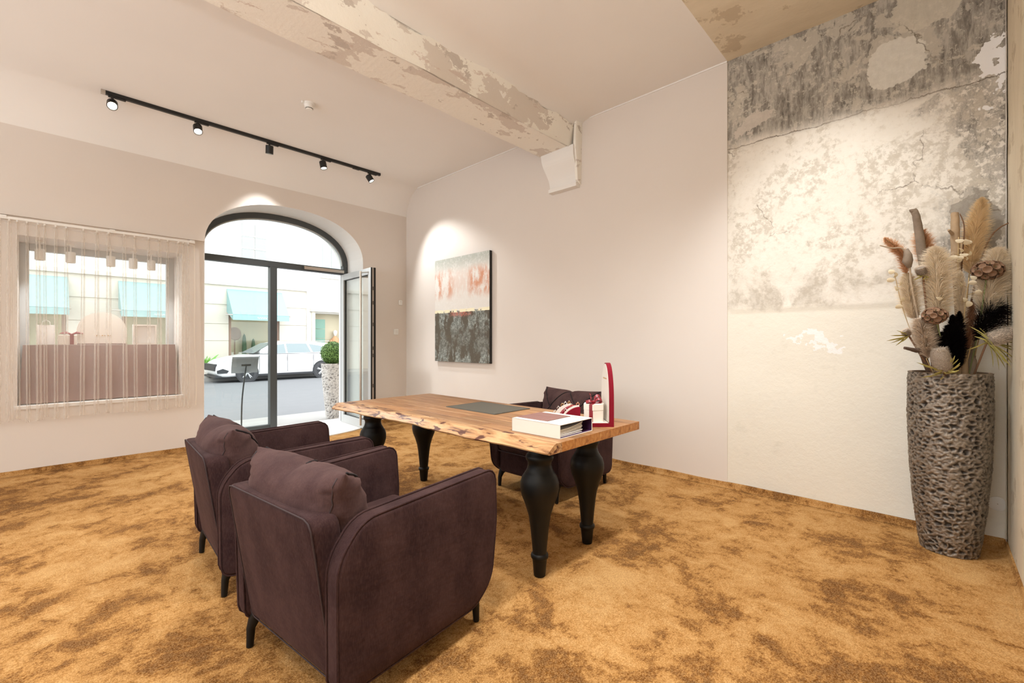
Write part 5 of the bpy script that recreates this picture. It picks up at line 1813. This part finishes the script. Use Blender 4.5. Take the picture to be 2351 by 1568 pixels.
honesty('honesty sprig with white papery discs at the top of the middle', [fl(0.0, PZ0, -0.03), fl(0.01, 1.5, -0.04), fl(0.02, 1.87, -0.04)], [(0.015, 1.845, -0.05), (0.045, 1.838, -0.06), (0.062, 1.835, -0.05), (0.055, 1.765, -0.07), (0.03, 1.76, -0.06), (-0.03, 1.745, -0.06), (0.0, 1.74, -0.07), (0.012, 1.73, -0.05), (-0.045, 1.735, -0.05), (0.048, 1.74, -0.06), (-0.015, 1.765, -0.05), (0.025, 1.79, -0.05)], 1)
honesty('honesty sprig with white papery discs lower in the middle', [fl(-0.01, PZ0, -0.06), fl(-0.02, 1.3, -0.1), fl(0.02, 1.62, -0.1)], [(-0.055, 1.575, -0.12), (-0.035, 1.58, -0.11), (-0.035, 1.49, -0.13), (-0.012, 1.465, -0.13), (0.06, 1.53, -0.12), (0.03, 1.59, -0.11), (0.045, 1.62, -0.10), (0.052, 1.535, -0.12), (-0.155, 1.50, -0.1), (0.175, 1.515, -0.06)], 2)
honesty('wispy pale sprig with tiny white florets far left', [fl(-0.10, PZ0, 0.0), fl(-0.26, 1.4, 0.0), fl(-0.33, 1.68, 0.0)], [(-0.345, 1.67, 0.0), (-0.32, 1.65, 0.0), (-0.35, 1.62, 0.0), (-0.29, 1.60, 0.0), (-0.315, 1.57, 0.0), (-0.28, 1.50, 0.0), (-0.30, 1.46, 0.0)], 3)
honesty('pale dry sprig at the right beside the broad plume', [fl(0.09, PZ0, 0.0), fl(0.2, 1.45, -0.02), fl(0.285, 1.54, -0.03)], [(0.24, 1.53, -0.03), (0.26, 1.545, -0.03), (0.285, 1.535, -0.03), (0.225, 1.51, -0.03)], 4)

# ------------------------------------------------------------------ the street
def ground(name, x0, x1, y0, y1, z, mat, label):
    m = MB().box(x0, x1, y0, y1, z - 0.3, z)
    return setp(struct(m.build(name, mat)), label)
M_asph = plain('pale_asphalt', (116, 117, 119), 0.85, var=0.06, vscale=3, bump=0.15, bscale=80)
M_pave = plain('pale_pavement', (160, 158, 155), 0.8, var=0.05, vscale=4)
ground('street', -40, 50, 8.35, 19.0, -0.20, M_asph, 'pale grey street outside the door')
ground('pavement', -40, 50, 19.0, 24.0, -0.07, M_pave, 'pavement in front of the shops across the street')
ground('pavement', -40, 50, YO + 0.02, 8.35, -0.05, M_pave, 'pavement just outside the door')
# dark inlaid letters in the step
for i, (u, w) in enumerate(((0, 0.10), (0.21, 0.09), (0.42, 0.12), (0.62, 0.10), (0.82, 0.12))):
    o = MB().box(2.42 + u, 2.42 + u + w, YO + 0.16, YO + 0.20, -0.05, -0.047).build('step_inlay', M_frame)
    setp(o, f'{("first", "second", "third", "fourth", "fifth")[i]} dark inlay mark from the left in the doorstep', 'inlay', 'dark marks in the doorstep')

M_fac = plain('white_render', (216, 212, 205), 0.9, var=0.02, vscale=0.6)
M_fac2 = plain('cream_stone', (208, 201, 188), 0.9, var=0.03, vscale=1.2)
M_brown = plain('brown_shop_frame', (150, 124, 108), 0.6)
M_shutter = plain('pale_grey_shutter', (166, 168, 167), 0.7)
M_teal = plain('teal_awning', (142, 176, 176), 0.8, var=0.05, vscale=2)
M_greenp = plain('green_panel', (112, 146, 130), 0.6)
M_interior = plain('shop_interior', (206, 196, 170), 0.9)
FYy = 20.8
bA = empty('shop_building', (2.0, FYy, -0.07), label='pale rendered building with teal awnings across the street', cat='building')
def bbox(name, mat, x0, x1, y0, y1, z0, z1, par=bA, bev=0.0):
    L = par.location
    return MB().box(x0 - L.x, x1 - L.x, y0 - L.y, y1 - L.y, z0 - L.z, z1 - L.z, bev).build(name, mat, par)
# ground-floor openings: (x0,x1) shop windows
shops = [(-6.3, -4.4), (-1.35, 0.55), (1.95, 3.85), (5.22, 7.15)]
xs = [-9.0] + [v for s_ in shops for v in s_] + [8.30]
bbox('upper_wall', M_fac, -9.0, 8.30, FYy, FYy + 0.6, 3.55, 12.5)
bbox('lintel_wall', M_fac2, -9.0, 8.30, FYy, FYy + 0.6, 2.75, 3.55)
for k in range(0, len(xs), 2):
    a, b = xs[k], xs[k + 1]
    z = -0.07
    bbox('pier_core', M_fac2, a, b, FYy + 0.03, FYy + 0.6, -0.07, 2.75)
    for zz in (0.0, 0.66, 1.34, 2.02):
        bbox('stone_course', M_fac2, a, b, FYy, FYy + 0.03, zz - 0.05, min(2.75, zz + 0.61), bev=0.008)
bbox('string_course', M_fac2, -9.0, 8.30, FYy - 0.10, FYy, 3.52, 3.66)
for (a, b) in shops:
    w_ = empty('shop_window', ((a + b) / 2 - 2.0, 0, 0.07))
    w_.parent = bA
    hw = (b - a) / 2
    for q in ((-hw, -hw + 0.10, 0.15, 2.75), (hw - 0.10, hw, 0.15, 2.75), (-hw, hw, 2.6, 2.75), (-hw, hw, 0.35, 0.5)):
        MB().box(q[0], q[1], 0.06, 0.16, q[2], q[3]).build('frame_bar', M_brown, w_)
    MB().box(-hw, hw, 0.03, 0.6, -0.14, 0.35).build('apron', M_fac2, w_)
    MB().box(-hw + 0.1, hw - 0.1, 0.10, 0.11, 0.5, 2.6).build('pane', M_glass, w_)
    MB().box(-hw, hw, 0.9, 0.95, 0.0, 2.8).build('back_panel', M_interior, w_)
    MB().box(-hw, hw, 0.6, 0.9, 0.4, 0.45).build('shelf', M_interior, w_)
# upper windows, each with two shutter leaves
for x in (-7.0, -4.4, -1.8, 0.8, 3.4, 6.15):
    for z0 in (4.6, 8.4):
        f_ = empty('window', (x - 2.0, 0, z0 + 0.07))
        f_.parent = bA
        for s_ in (-1, 1):
            MB().box(min(0.03 * s_, 0.46 * s_), max(0.03 * s_, 0.46 * s_), -0.03, 0.0, 0.0, 1.55).build('shutter', M_shutter, f_)
        for zz in (0.5, 1.02):
            MB().box(-0.47, 0.47, -0.04, -0.03, zz, zz + 0.05).build('bar', M_fac, f_)
        MB().box(-0.56, 0.56, -0.08, 0.0, -0.10, -0.03).build('sill', M_fac2, f_)
bB = empty('corner_building', (11.5, FYy - 0.05, -0.07), label='white building with a grand doorway right of the awning shops', cat='building')
bb2 = lambda nm, mt, *a, **k: bbox(nm, mt, *a, par=bB, **k)
bb2('wall', M_fac, 8.30, 8.55, FYy - 0.05, FYy + 0.6, -0.07, 12.5)
bb2('wall', M_fac, 10.35, 17.5, FYy - 0.05, FYy + 0.6, -0.07, 12.5)
bb2('upper_wall', M_fac, 8.55, 10.35, FYy - 0.05, FYy + 0.6, 2.55, 12.5)
bb2('drip_mould', M_fac2, 8.42, 10.5, FYy - 0.25, FYy - 0.05, 2.62, 2.76)
for a in (8.50, 10.28):
    bb2('pilaster', M_fac2, a, a + 0.14, FYy - 0.15, FYy - 0.05, -0.07, 2.62)
bb2('door_back', M_interior, 8.55, 10.35, FYy + 0.5, FYy + 0.55, -0.07, 2.55)
for k in range(5):
    bb2('green_shutter_slat', M_greenp, 8.62, 9.20, FYy + 0.10, FYy + 0.14, 0.05 + k * 0.45, 0.05 + k * 0.45 + 0.435)
bb2('door_post', M_brown, 8.56, 8.62, FYy + 0.05, FYy + 0.15, -0.07, 2.4)
for x in (9.4, 12.2, 15.0):
    for z0 in (4.3, 8.2):
        f_ = empty('window', (x - 11.5, 0, z0 + 0.07))
        f_.parent = bB
        for s_ in (-1, 1):
            MB().box(min(0.03 * s_, 0.40 * s_), max(0.03 * s_, 0.40 * s_), -0.03, 0.0, 0.0, 1.5).build('shutter', M_shutter, f_)
        MB().box(-0.5, 0.5, -0.08, 0.0, -0.1, -0.03).build('sill', M_fac2, f_)

# awnings
def awning(x0, x1, label):
    a = empty('awning', ((x0 + x1) / 2, FYy, 2.1), label=label, cat='awning', group='teal awnings across the street')
    hw = (x1 - x0) / 2
    m = MB()
    m.add([(-hw, 0, 1.28), (hw, 0, 1.28), (hw, -0.85, 0.22), (-hw, -0.85, 0.22), (-hw, 0, 1.26), (hw, 0, 1.26), (hw, -0.85, 0.20), (-hw, -0.85, 0.20)],
          [(0, 1, 2, 3), (4, 7, 6, 5), (0, 3, 7, 4), (1, 5, 6, 2)])
    m.build('canopy', M_teal, a)
    MB().box(-hw, hw, -0.86, -0.845, 0.0, 0.21).build('valance', M_teal, a)
    for s_ in (-1, 1):
        m = MB()
        m.add([(s_ * hw, 0, 1.27), (s_ * hw, -0.85, 0.21), (s_ * hw, -0.85, 0.0), (s_ * hw, 0, 0.35)], [(0, 1, 2, 3)])
        m.build('side_flap', M_teal, a)
    MB().tube([(-hw - 0.25, -0.82, 0.2), (hw + 0.05, -0.82, 0.2)], 0.02, 8).build('bar', M_steel, a, smooth=True)
    m = MB()
    pts = [(-0.18 + 0.03 * k, -0.863, 0.10 + 0.03 * sin(k * 2.2)) for k in range(13)]
    m.tube(pts, 0.008, 5)
    m.build('lettering', M_plastic, a)
awning(-1.45, 0.60, 'teal awning seen through the left of the curtained window')
awning(1.85, 3.95, 'teal awning seen through the right of the curtained window')
awning(5.15, 7.25, 'teal awning seen through the arched door')

# shop display: cactus, round mirror, pots, mannequin, roadside shrub
M_cact = plain('cactus_green', (74, 98, 70), 0.7, var=0.2)
M_pot = plain('white_pot', (226, 220, 210), 0.6)
for i, (x, hgt, r, lab) in enumerate(((5.98, 1.0, 0.11, 'tall dark cactus in the shop window across the street'), (6.33, 0.8, 0.10, 'shorter cactus right of the tall one across the street'))):
    c = empty('cactus', (x, FYy + 0.72, 0.38), label=lab, cat='cactus', group='cacti in the shop window')
    MB().lathe([(r * 0.9, 0.0), (r, 0.02), (r * 1.1, 0.2), (r * 1.15, 0.21), (0, 0.21)], 14, (0, 0, 0), False).build('pot', M_pot, c, smooth=True, angle=40)
    prf = []
    for k in range(11):
        t_ = k / 10
        prf.append((r * 0.8 * (sin(pi * (0.2 + 0.8 * t_))) ** 0.4 if t_ < 1 else 0.0, 0.21 + hgt * t_))
    MB().lathe(prf, 12, (0, 0, 0), False).build('body', M_cact, c, smooth=True)
mr = empty('round_mirror', (5.62, FYy + 0.72, 0.38), label='round brown mirror on a stand beside the cacti', cat='mirror')
MB().tube([(0, 0, 0), (0, 0, 1.0)], 0.025, 8).build('stand', M_brown, mr)
MB().lathe([(0.0, 0), (0.26, 0), (0.28, 0.02), (0.26, 0.04), (0.0, 0.04)], 24, (0, 0.0, 1.2), False, (0.4, -1, 0.1)).build('disc', M_brown, mr, smooth=True, angle=40)
for i, (x, lab) in enumerate(((5.50, 'white vase leftmost in the far shop window'), (5.80, 'white vase between mirror and cactus'))):
    v = empty('vase', (x, FYy + 0.66, 0.38), label=lab, cat='vase', group='vases in the far shop window')
    MB().lathe([(0.0, 0), (0.09, 0.0), (0.14, 0.15), (0.10, 0.3), (0.05, 0.36), (0.07, 0.42)], 14, (0, 0, 0), False).build('body', M_pot, v, smooth=True)
mn = empty('mannequin', (9.78, FYy + 0.3, -0.07), label='mannequin in a tan coat standing in the far doorway', cat='mannequin')
MB().lathe([(0.0, 0.35), (0.20, 0.35), (0.19, 0.8), (0.15, 1.1), (0.20, 1.42), (0.07, 1.55), (0.05, 1.6)], 14, (0, 0, 0), False).build('coat', plain('tan_coat', (196, 150, 112), 0.9), mn, smooth=True)
MB().lathe([(0.05, 1.58), (0.06, 1.62), (0.095, 1.72), (0.09, 1.82), (0.0, 1.88)], 14, (0, 0, 0), False).build('head', M_pot, mn, smooth=True)
for s_ in (-1, 1):
    MB().tube([(s_ * 0.19, 0, 1.40), (s_ * 0.25, 0, 1.1), (s_ * 0.23, -0.06, 0.85)], [0.06, 0.05, 0.04], 8).build('sleeve', MATS['tan_coat'], mn, smooth=True)
    MB().tube([(s_ * 0.09, 0, 0.38), (s_ * 0.09, 0, 0.0)], [0.06, 0.045], 8).build('leg', M_brown, mn)
MB().lathe([(0.0, 0), (0.2, 0), (0.2, 0.015)], 16, (0, 0, 0), True).build('foot_plate', M_steel, mn)

def leaf_ball(parent, name, c, r, n, size, mat, seed, squash=1.0):
    rnd = random.Random(seed)
    m = MB()
    for k in range(n):
        zz = rnd.uniform(-1, 1)
        a = rnd.uniform(0, 2 * pi)
        d = Vector((sqrt(1 - zz * zz) * cos(a), sqrt(1 - zz * zz) * sin(a), zz * squash))
        p = Vector(c) + d * r * rnd.uniform(0.86, 1.0)
        t1 = d.cross(Vector((rnd.uniform(-1, 1), rnd.uniform(-1, 1), rnd.uniform(-1, 1)))).normalized()
        t2 = (d.cross(t1) + d * rnd.uniform(-0.6, 0.9)).normalized()
        s = size * rnd.uniform(0.7, 1.3)
        m.add([p - t1 * s * 0.5, p + t2 * s, p + t1 * s * 0.5, p - t2 * s * 0.6], [(0, 1, 2, 3)])
    o = m.build(name, mat, parent)
    o['kind'] = 'stuff'
    return o
M_box = plain('boxwood_leaf', (104, 140, 66), 0.6, var=0.35, vscale=30)
M_fern = plain('bright_leaf', (112, 168, 72), 0.6, var=0.3, vscale=10)
sh = empty('street_shrub', (4.28, 20.15, -0.07), label='bright green shrub on the far pavement beyond the car bonnet', cat='shrub')
MB().lathe([(0.16, 0), (0.22, 0.35), (0.24, 0.36), (0.0, 0.36)], 14, (0, 0, 0), True).build('pot', M_pot, sh)
m = MB()
rnd = random.Random(3)
for k in range(60):
    a = rnd.uniform(0, 2 * pi)
    L = rnd.uniform(0.3, 0.6)
    p0 = Vector((0, 0, 0.36))
    p1 = Vector((cos(a) * L * 0.8, sin(a) * L * 0.8, 0.36 + L * rnd.uniform(0.4, 1.0)))
    narrow_leaf(m, p0, p1, 0.03, 0.08)
m.build('fronds', M_fern, sh)

# planter with clipped ball outside the door
op = empty('street_planter', (3.42, 7.46, -0.05), label='tall grey cratered planter with a clipped green ball outside the door', cat='planter')
pr2 = [(0.0, 0.105), (0.1, 0.12), (0.4, 0.15), (0.7, 0.175), (0.93, 0.185)]
make_planter('shell', op, 0.93, pr2, 110, 110, 0.016, 9.0, 20.0, mat_pot('grey_cratered_stone', (96, 92, 90), (156, 152, 148), (214, 210, 204), 0.0))
MB().lathe([(0.18, 0.92), (0.165, 0.925), (0.16, 0.86), (0.0, 0.86)], 40, (0, 0, 0), False).build('rim', M_drift, op)
MB().lathe([(0.0, -0.19), (0.12, -0.15), (0.185, -0.04), (0.19, 0.04), (0.13, 0.15), (0.0, 0.2)], 20, (0, 0, 1.10), False).build('ball_core', plain('boxwood_core', (62, 88, 42), 0.9), op, smooth=True)
leaf_ball(op, 'boxwood_leaves', (0, 0, 1.10), 0.205, 2600, 0.017, M_box, 4)

# menu stand outside the door
st = empty('menu_stand', (1.915, 7.02, -0.05), radians(0), label='slim dark menu stand with tilted plate seen through the left door glass', cat='stand')
MB().lathe([(0.0, 0), (0.16, 0.0), (0.16, 0.012), (0.02, 0.02), (0.0, 0.02)], 28, (0, 0, 0), False).build('base', M_frame, st, smooth=True, angle=40)
MB().tube(bez([(0, 0, 0.01), (0.01, 0, 0.5), (0.06, 0, 0.96)], 12), 0.010, 10).build('pole', M_frame, st, smooth=True)
MB().box(0.0, 0.12, -0.012, 0.012, 0.955, 0.985, 0.004).build('clamp', M_frame, st)
m = MB()
vs = []
for i in range(9):
    t_ = i / 8
    zz = 0.86 + 0.22 * t_
    yy = 0.05 + 0.10 * t_ - 0.04 * (1 - t_) ** 3
    for (a, dy) in ((-0.15 + 0.05 * t_, 0), (0.18 + 0.06 * t_, 0)):
        vs += [(a + 0.03, yy, zz), (a + 0.03, yy + 0.004, zz + 0.002)]
fs = []
for i in range(8):
    q = i * 4
    fs += [(q, q + 2, q + 6, q + 4), (q + 1, q + 5, q + 7, q + 3), (q, q + 4, q + 5, q + 1), (q + 2, q + 3, q + 7, q + 6)]
m.add(vs, fs + [(0, 1, 3, 2), (32, 34, 35, 33)])
m.build('plate', plain('grey_plate', (120, 122, 122), 0.4, 0.3), st, smooth=True, angle=40)

# ------------------------------------------------------------------ parked estate car
M_car = plain('white_car_paint', (226, 226, 227), 0.25, coat=0.5)
M_tyre = plain('tyre', (70, 70, 72), 0.85)
M_rim = plain('alloy', (190, 192, 194), 0.3, 0.7)
M_cglass = plain('car_glass', (120, 134, 136), 0.08, spec=0.8)
M_cdark = plain('black_trim', (48, 49, 52), 0.6)
M_lamp = plain('lamp_glass', (196, 202, 206), 0.1)
car = empty('estate_car', (6.42, 18.75, -0.20), label='white estate car parked across the street, seen side-on through the door', cat='car')
# local x: rear is +x; near side is y = -0.9
side = [(-2.28, 0.28), (-2.30, 0.50), (-2.22, 0.68), (-2.02, 0.80), (-1.35, 0.945), (-1.15, 0.975), (2.10, 1.02), (2.26, 0.95), (2.30, 0.62), (2.26, 0.32), (2.1, 0.24), (-2.1, 0.20)]
side = [tuple(p) for p in resample(rpoly([(x, z, 0.06) for x, z in reversed(side)], 3), 90)]
def taper(a, b, c):
    s_ = 1 - 0.10 * max(0, (-a - 1.5) / 0.8) ** 2 - 0.04 * max(0, (a - 1.6) / 0.7) ** 2
    return (a, c * s_ * (1 - 0.05 * max(0, (b - 0.7) / 0.3)), b)
MB().slab(side, 1.78, 0.09, taper, 0.0, 4, 3).build('body', M_car, car, smooth=True, angle=50)
house = [(-1.20, 0.96), (-0.50, 1.36), (-0.15, 1.445), (1.10, 1.45), (1.75, 1.38), (2.18, 1.03), (2.1, 0.96)]
house = [tuple(p) for p in resample(rpoly([(x, z, 0.12) for x, z in reversed(house)], 4), 70)]
tum = lambda a, b, c: (a, c * (1 - 0.22 * max(0, (b - 0.95) / 0.5)), b)
MB().slab(house, 1.66, 0.06, tum, 0.0, 3, 3).build('cabin', M_car, car, smooth=True, angle=50)
def side_glass(pts, name='side_window'):
    for sgn in (-1, 1):
        MB().extrude([(x, z) for x, z in pts], sgn * 0.822, sgn * 0.840, tum).build(name, M_cglass, car)
side_glass([(-0.80, 1.005), (-0.02, 1.015), (-0.05, 1.365), (-0.33, 1.32)])
side_glass([(0.05, 1.018), (0.92, 1.03), (0.78, 1.37), (0.02, 1.372)])
side_glass([(1.00, 1.033), (1.62, 1.06), (1.45, 1.26), (0.88, 1.355)])
m = MB()
m.add([(-1.12, -0.74, 1.02), (-1.12, 0.74, 1.02), (-0.46, 0.60, 1.395), (-0.46, -0.60, 1.395)], [(0, 1, 2, 3)])
m.build('windscreen', M_cglass, car)
MB().box(-1.2, 1.9, -0.905, -0.885, 0.985, 1.0).build('belt_trim', M_cdark, car)
MB().box(-1.15, 1.15, -0.90, -0.84, 0.20, 0.27).build('sill_trim', M_cdark, car)
MB().box(0.0, 0.012, -0.897, -0.88, 0.32, 0.98).build('door_gap', M_cdark, car)
MB().box(0.98, 0.992, -0.897, -0.88, 0.36, 0.98).build('door_gap', M_cdark, car)
MB().box(-0.97, -0.958, -0.897, -0.88, 0.32, 0.95).build('door_gap', M_cdark, car)
for x in (-0.18, 0.78):
    MB().box(x, x + 0.17, -0.915, -0.89, 0.86, 0.885, 0.008).build('door_handle', M_car, car)
mi = MB()
mi.slab(rpoly([(-0.93, 1.0, 0.04), (-0.70, 1.0, 0.04), (-0.70, 1.12, 0.05), (-0.93, 1.10, 0.05)], 4), 0.12, 0.03, lambda a, b, c: (a, -0.98 + c, b))
mi.build('wing_mirror', M_car, car, smooth=True, angle=50)
for (x) in (-1.36, 1.32):
    for sgn in (-1, 1):
        if sgn == -1:
            MB().lathe([(0.0, 0), (0.37, 0), (0.37, 0.02), (0.0, 0.02)], 28, (x, -0.885, 0.33), False, (0, -1, 0)).build('wheel_arch', M_cdark, car)
        w_ = empty('wheel', (x, sgn * 0.80, 0.325))
        w_.parent = car
        MB().lathe([(0.20, -0.10), (0.31, -0.105), (0.325, -0.09), (0.325, 0.09), (0.31, 0.105), (0.225, 0.112), (0.21, 0.09)], 30, (0, 0, 0), False, (0, sgn, 0)).build('tyre', M_tyre, w_, smooth=True, angle=40)
        MB().lathe([(0.225, 0.06), (0.225, 0.11), (0.205, 0.112), (0.20, 0.07), (0.0, 0.065)], 30, (0, 0, 0), False, (0, sgn, 0)).build('rim', M_cdark, w_, smooth=True, angle=40)
        for k in range(5):
            a = 2 * pi * k / 5 + 0.3
            for dd in (-0.13, 0.13):
                MB().tube([(cos(a) * 0.03, sgn * 0.105, sin(a) * 0.03), (cos(a + dd) * 0.21, sgn * 0.108, sin(a + dd) * 0.21)], [0.022, 0.016], 6).build('spoke', M_rim, w_)
        MB().lathe([(0.0, 0.115), (0.05, 0.113), (0.055, 0.10)], 14, (0, 0, 0), False, (0, sgn, 0)).build('hub_cap', M_rim, w_)
hl = MB().extrude([(-2.14, 0.71), (-1.72, 0.79), (-1.66, 0.86), (-2.02, 0.805)], -0.875, -0.80, lambda a, b, c: (a, c * (1 - 0.10 * max(0, (-a - 1.5) / 0.8) ** 2) * 1.0, b)).build('headlight', M_lamp, car)
MB().extrude([(-2.26, 0.34), (-1.98, 0.34), (-1.92, 0.42), (-2.10, 0.50), (-2.27, 0.44)], -0.86, -0.70, lambda a, b, c: (a, c, b)).build('fog_surround', M_cdark, car)
MB().box(-2.33, -2.24, -0.70, 0.70, 0.42, 0.66, 0.02).build('grille', M_cdark, car)
MB().box(-2.31, -1.8, -0.80, 0.80, 0.17, 0.25, 0.02).build('front_lip', M_cdark, car)
MB().box(-0.1, 1.75, -0.60, -0.56, 1.455, 1.48, 0.01).build('roof_rail', M_steel, car)
MB().box(-0.1, 1.75, 0.56, 0.60, 1.455, 1.48, 0.01).build('roof_rail', M_steel, car)
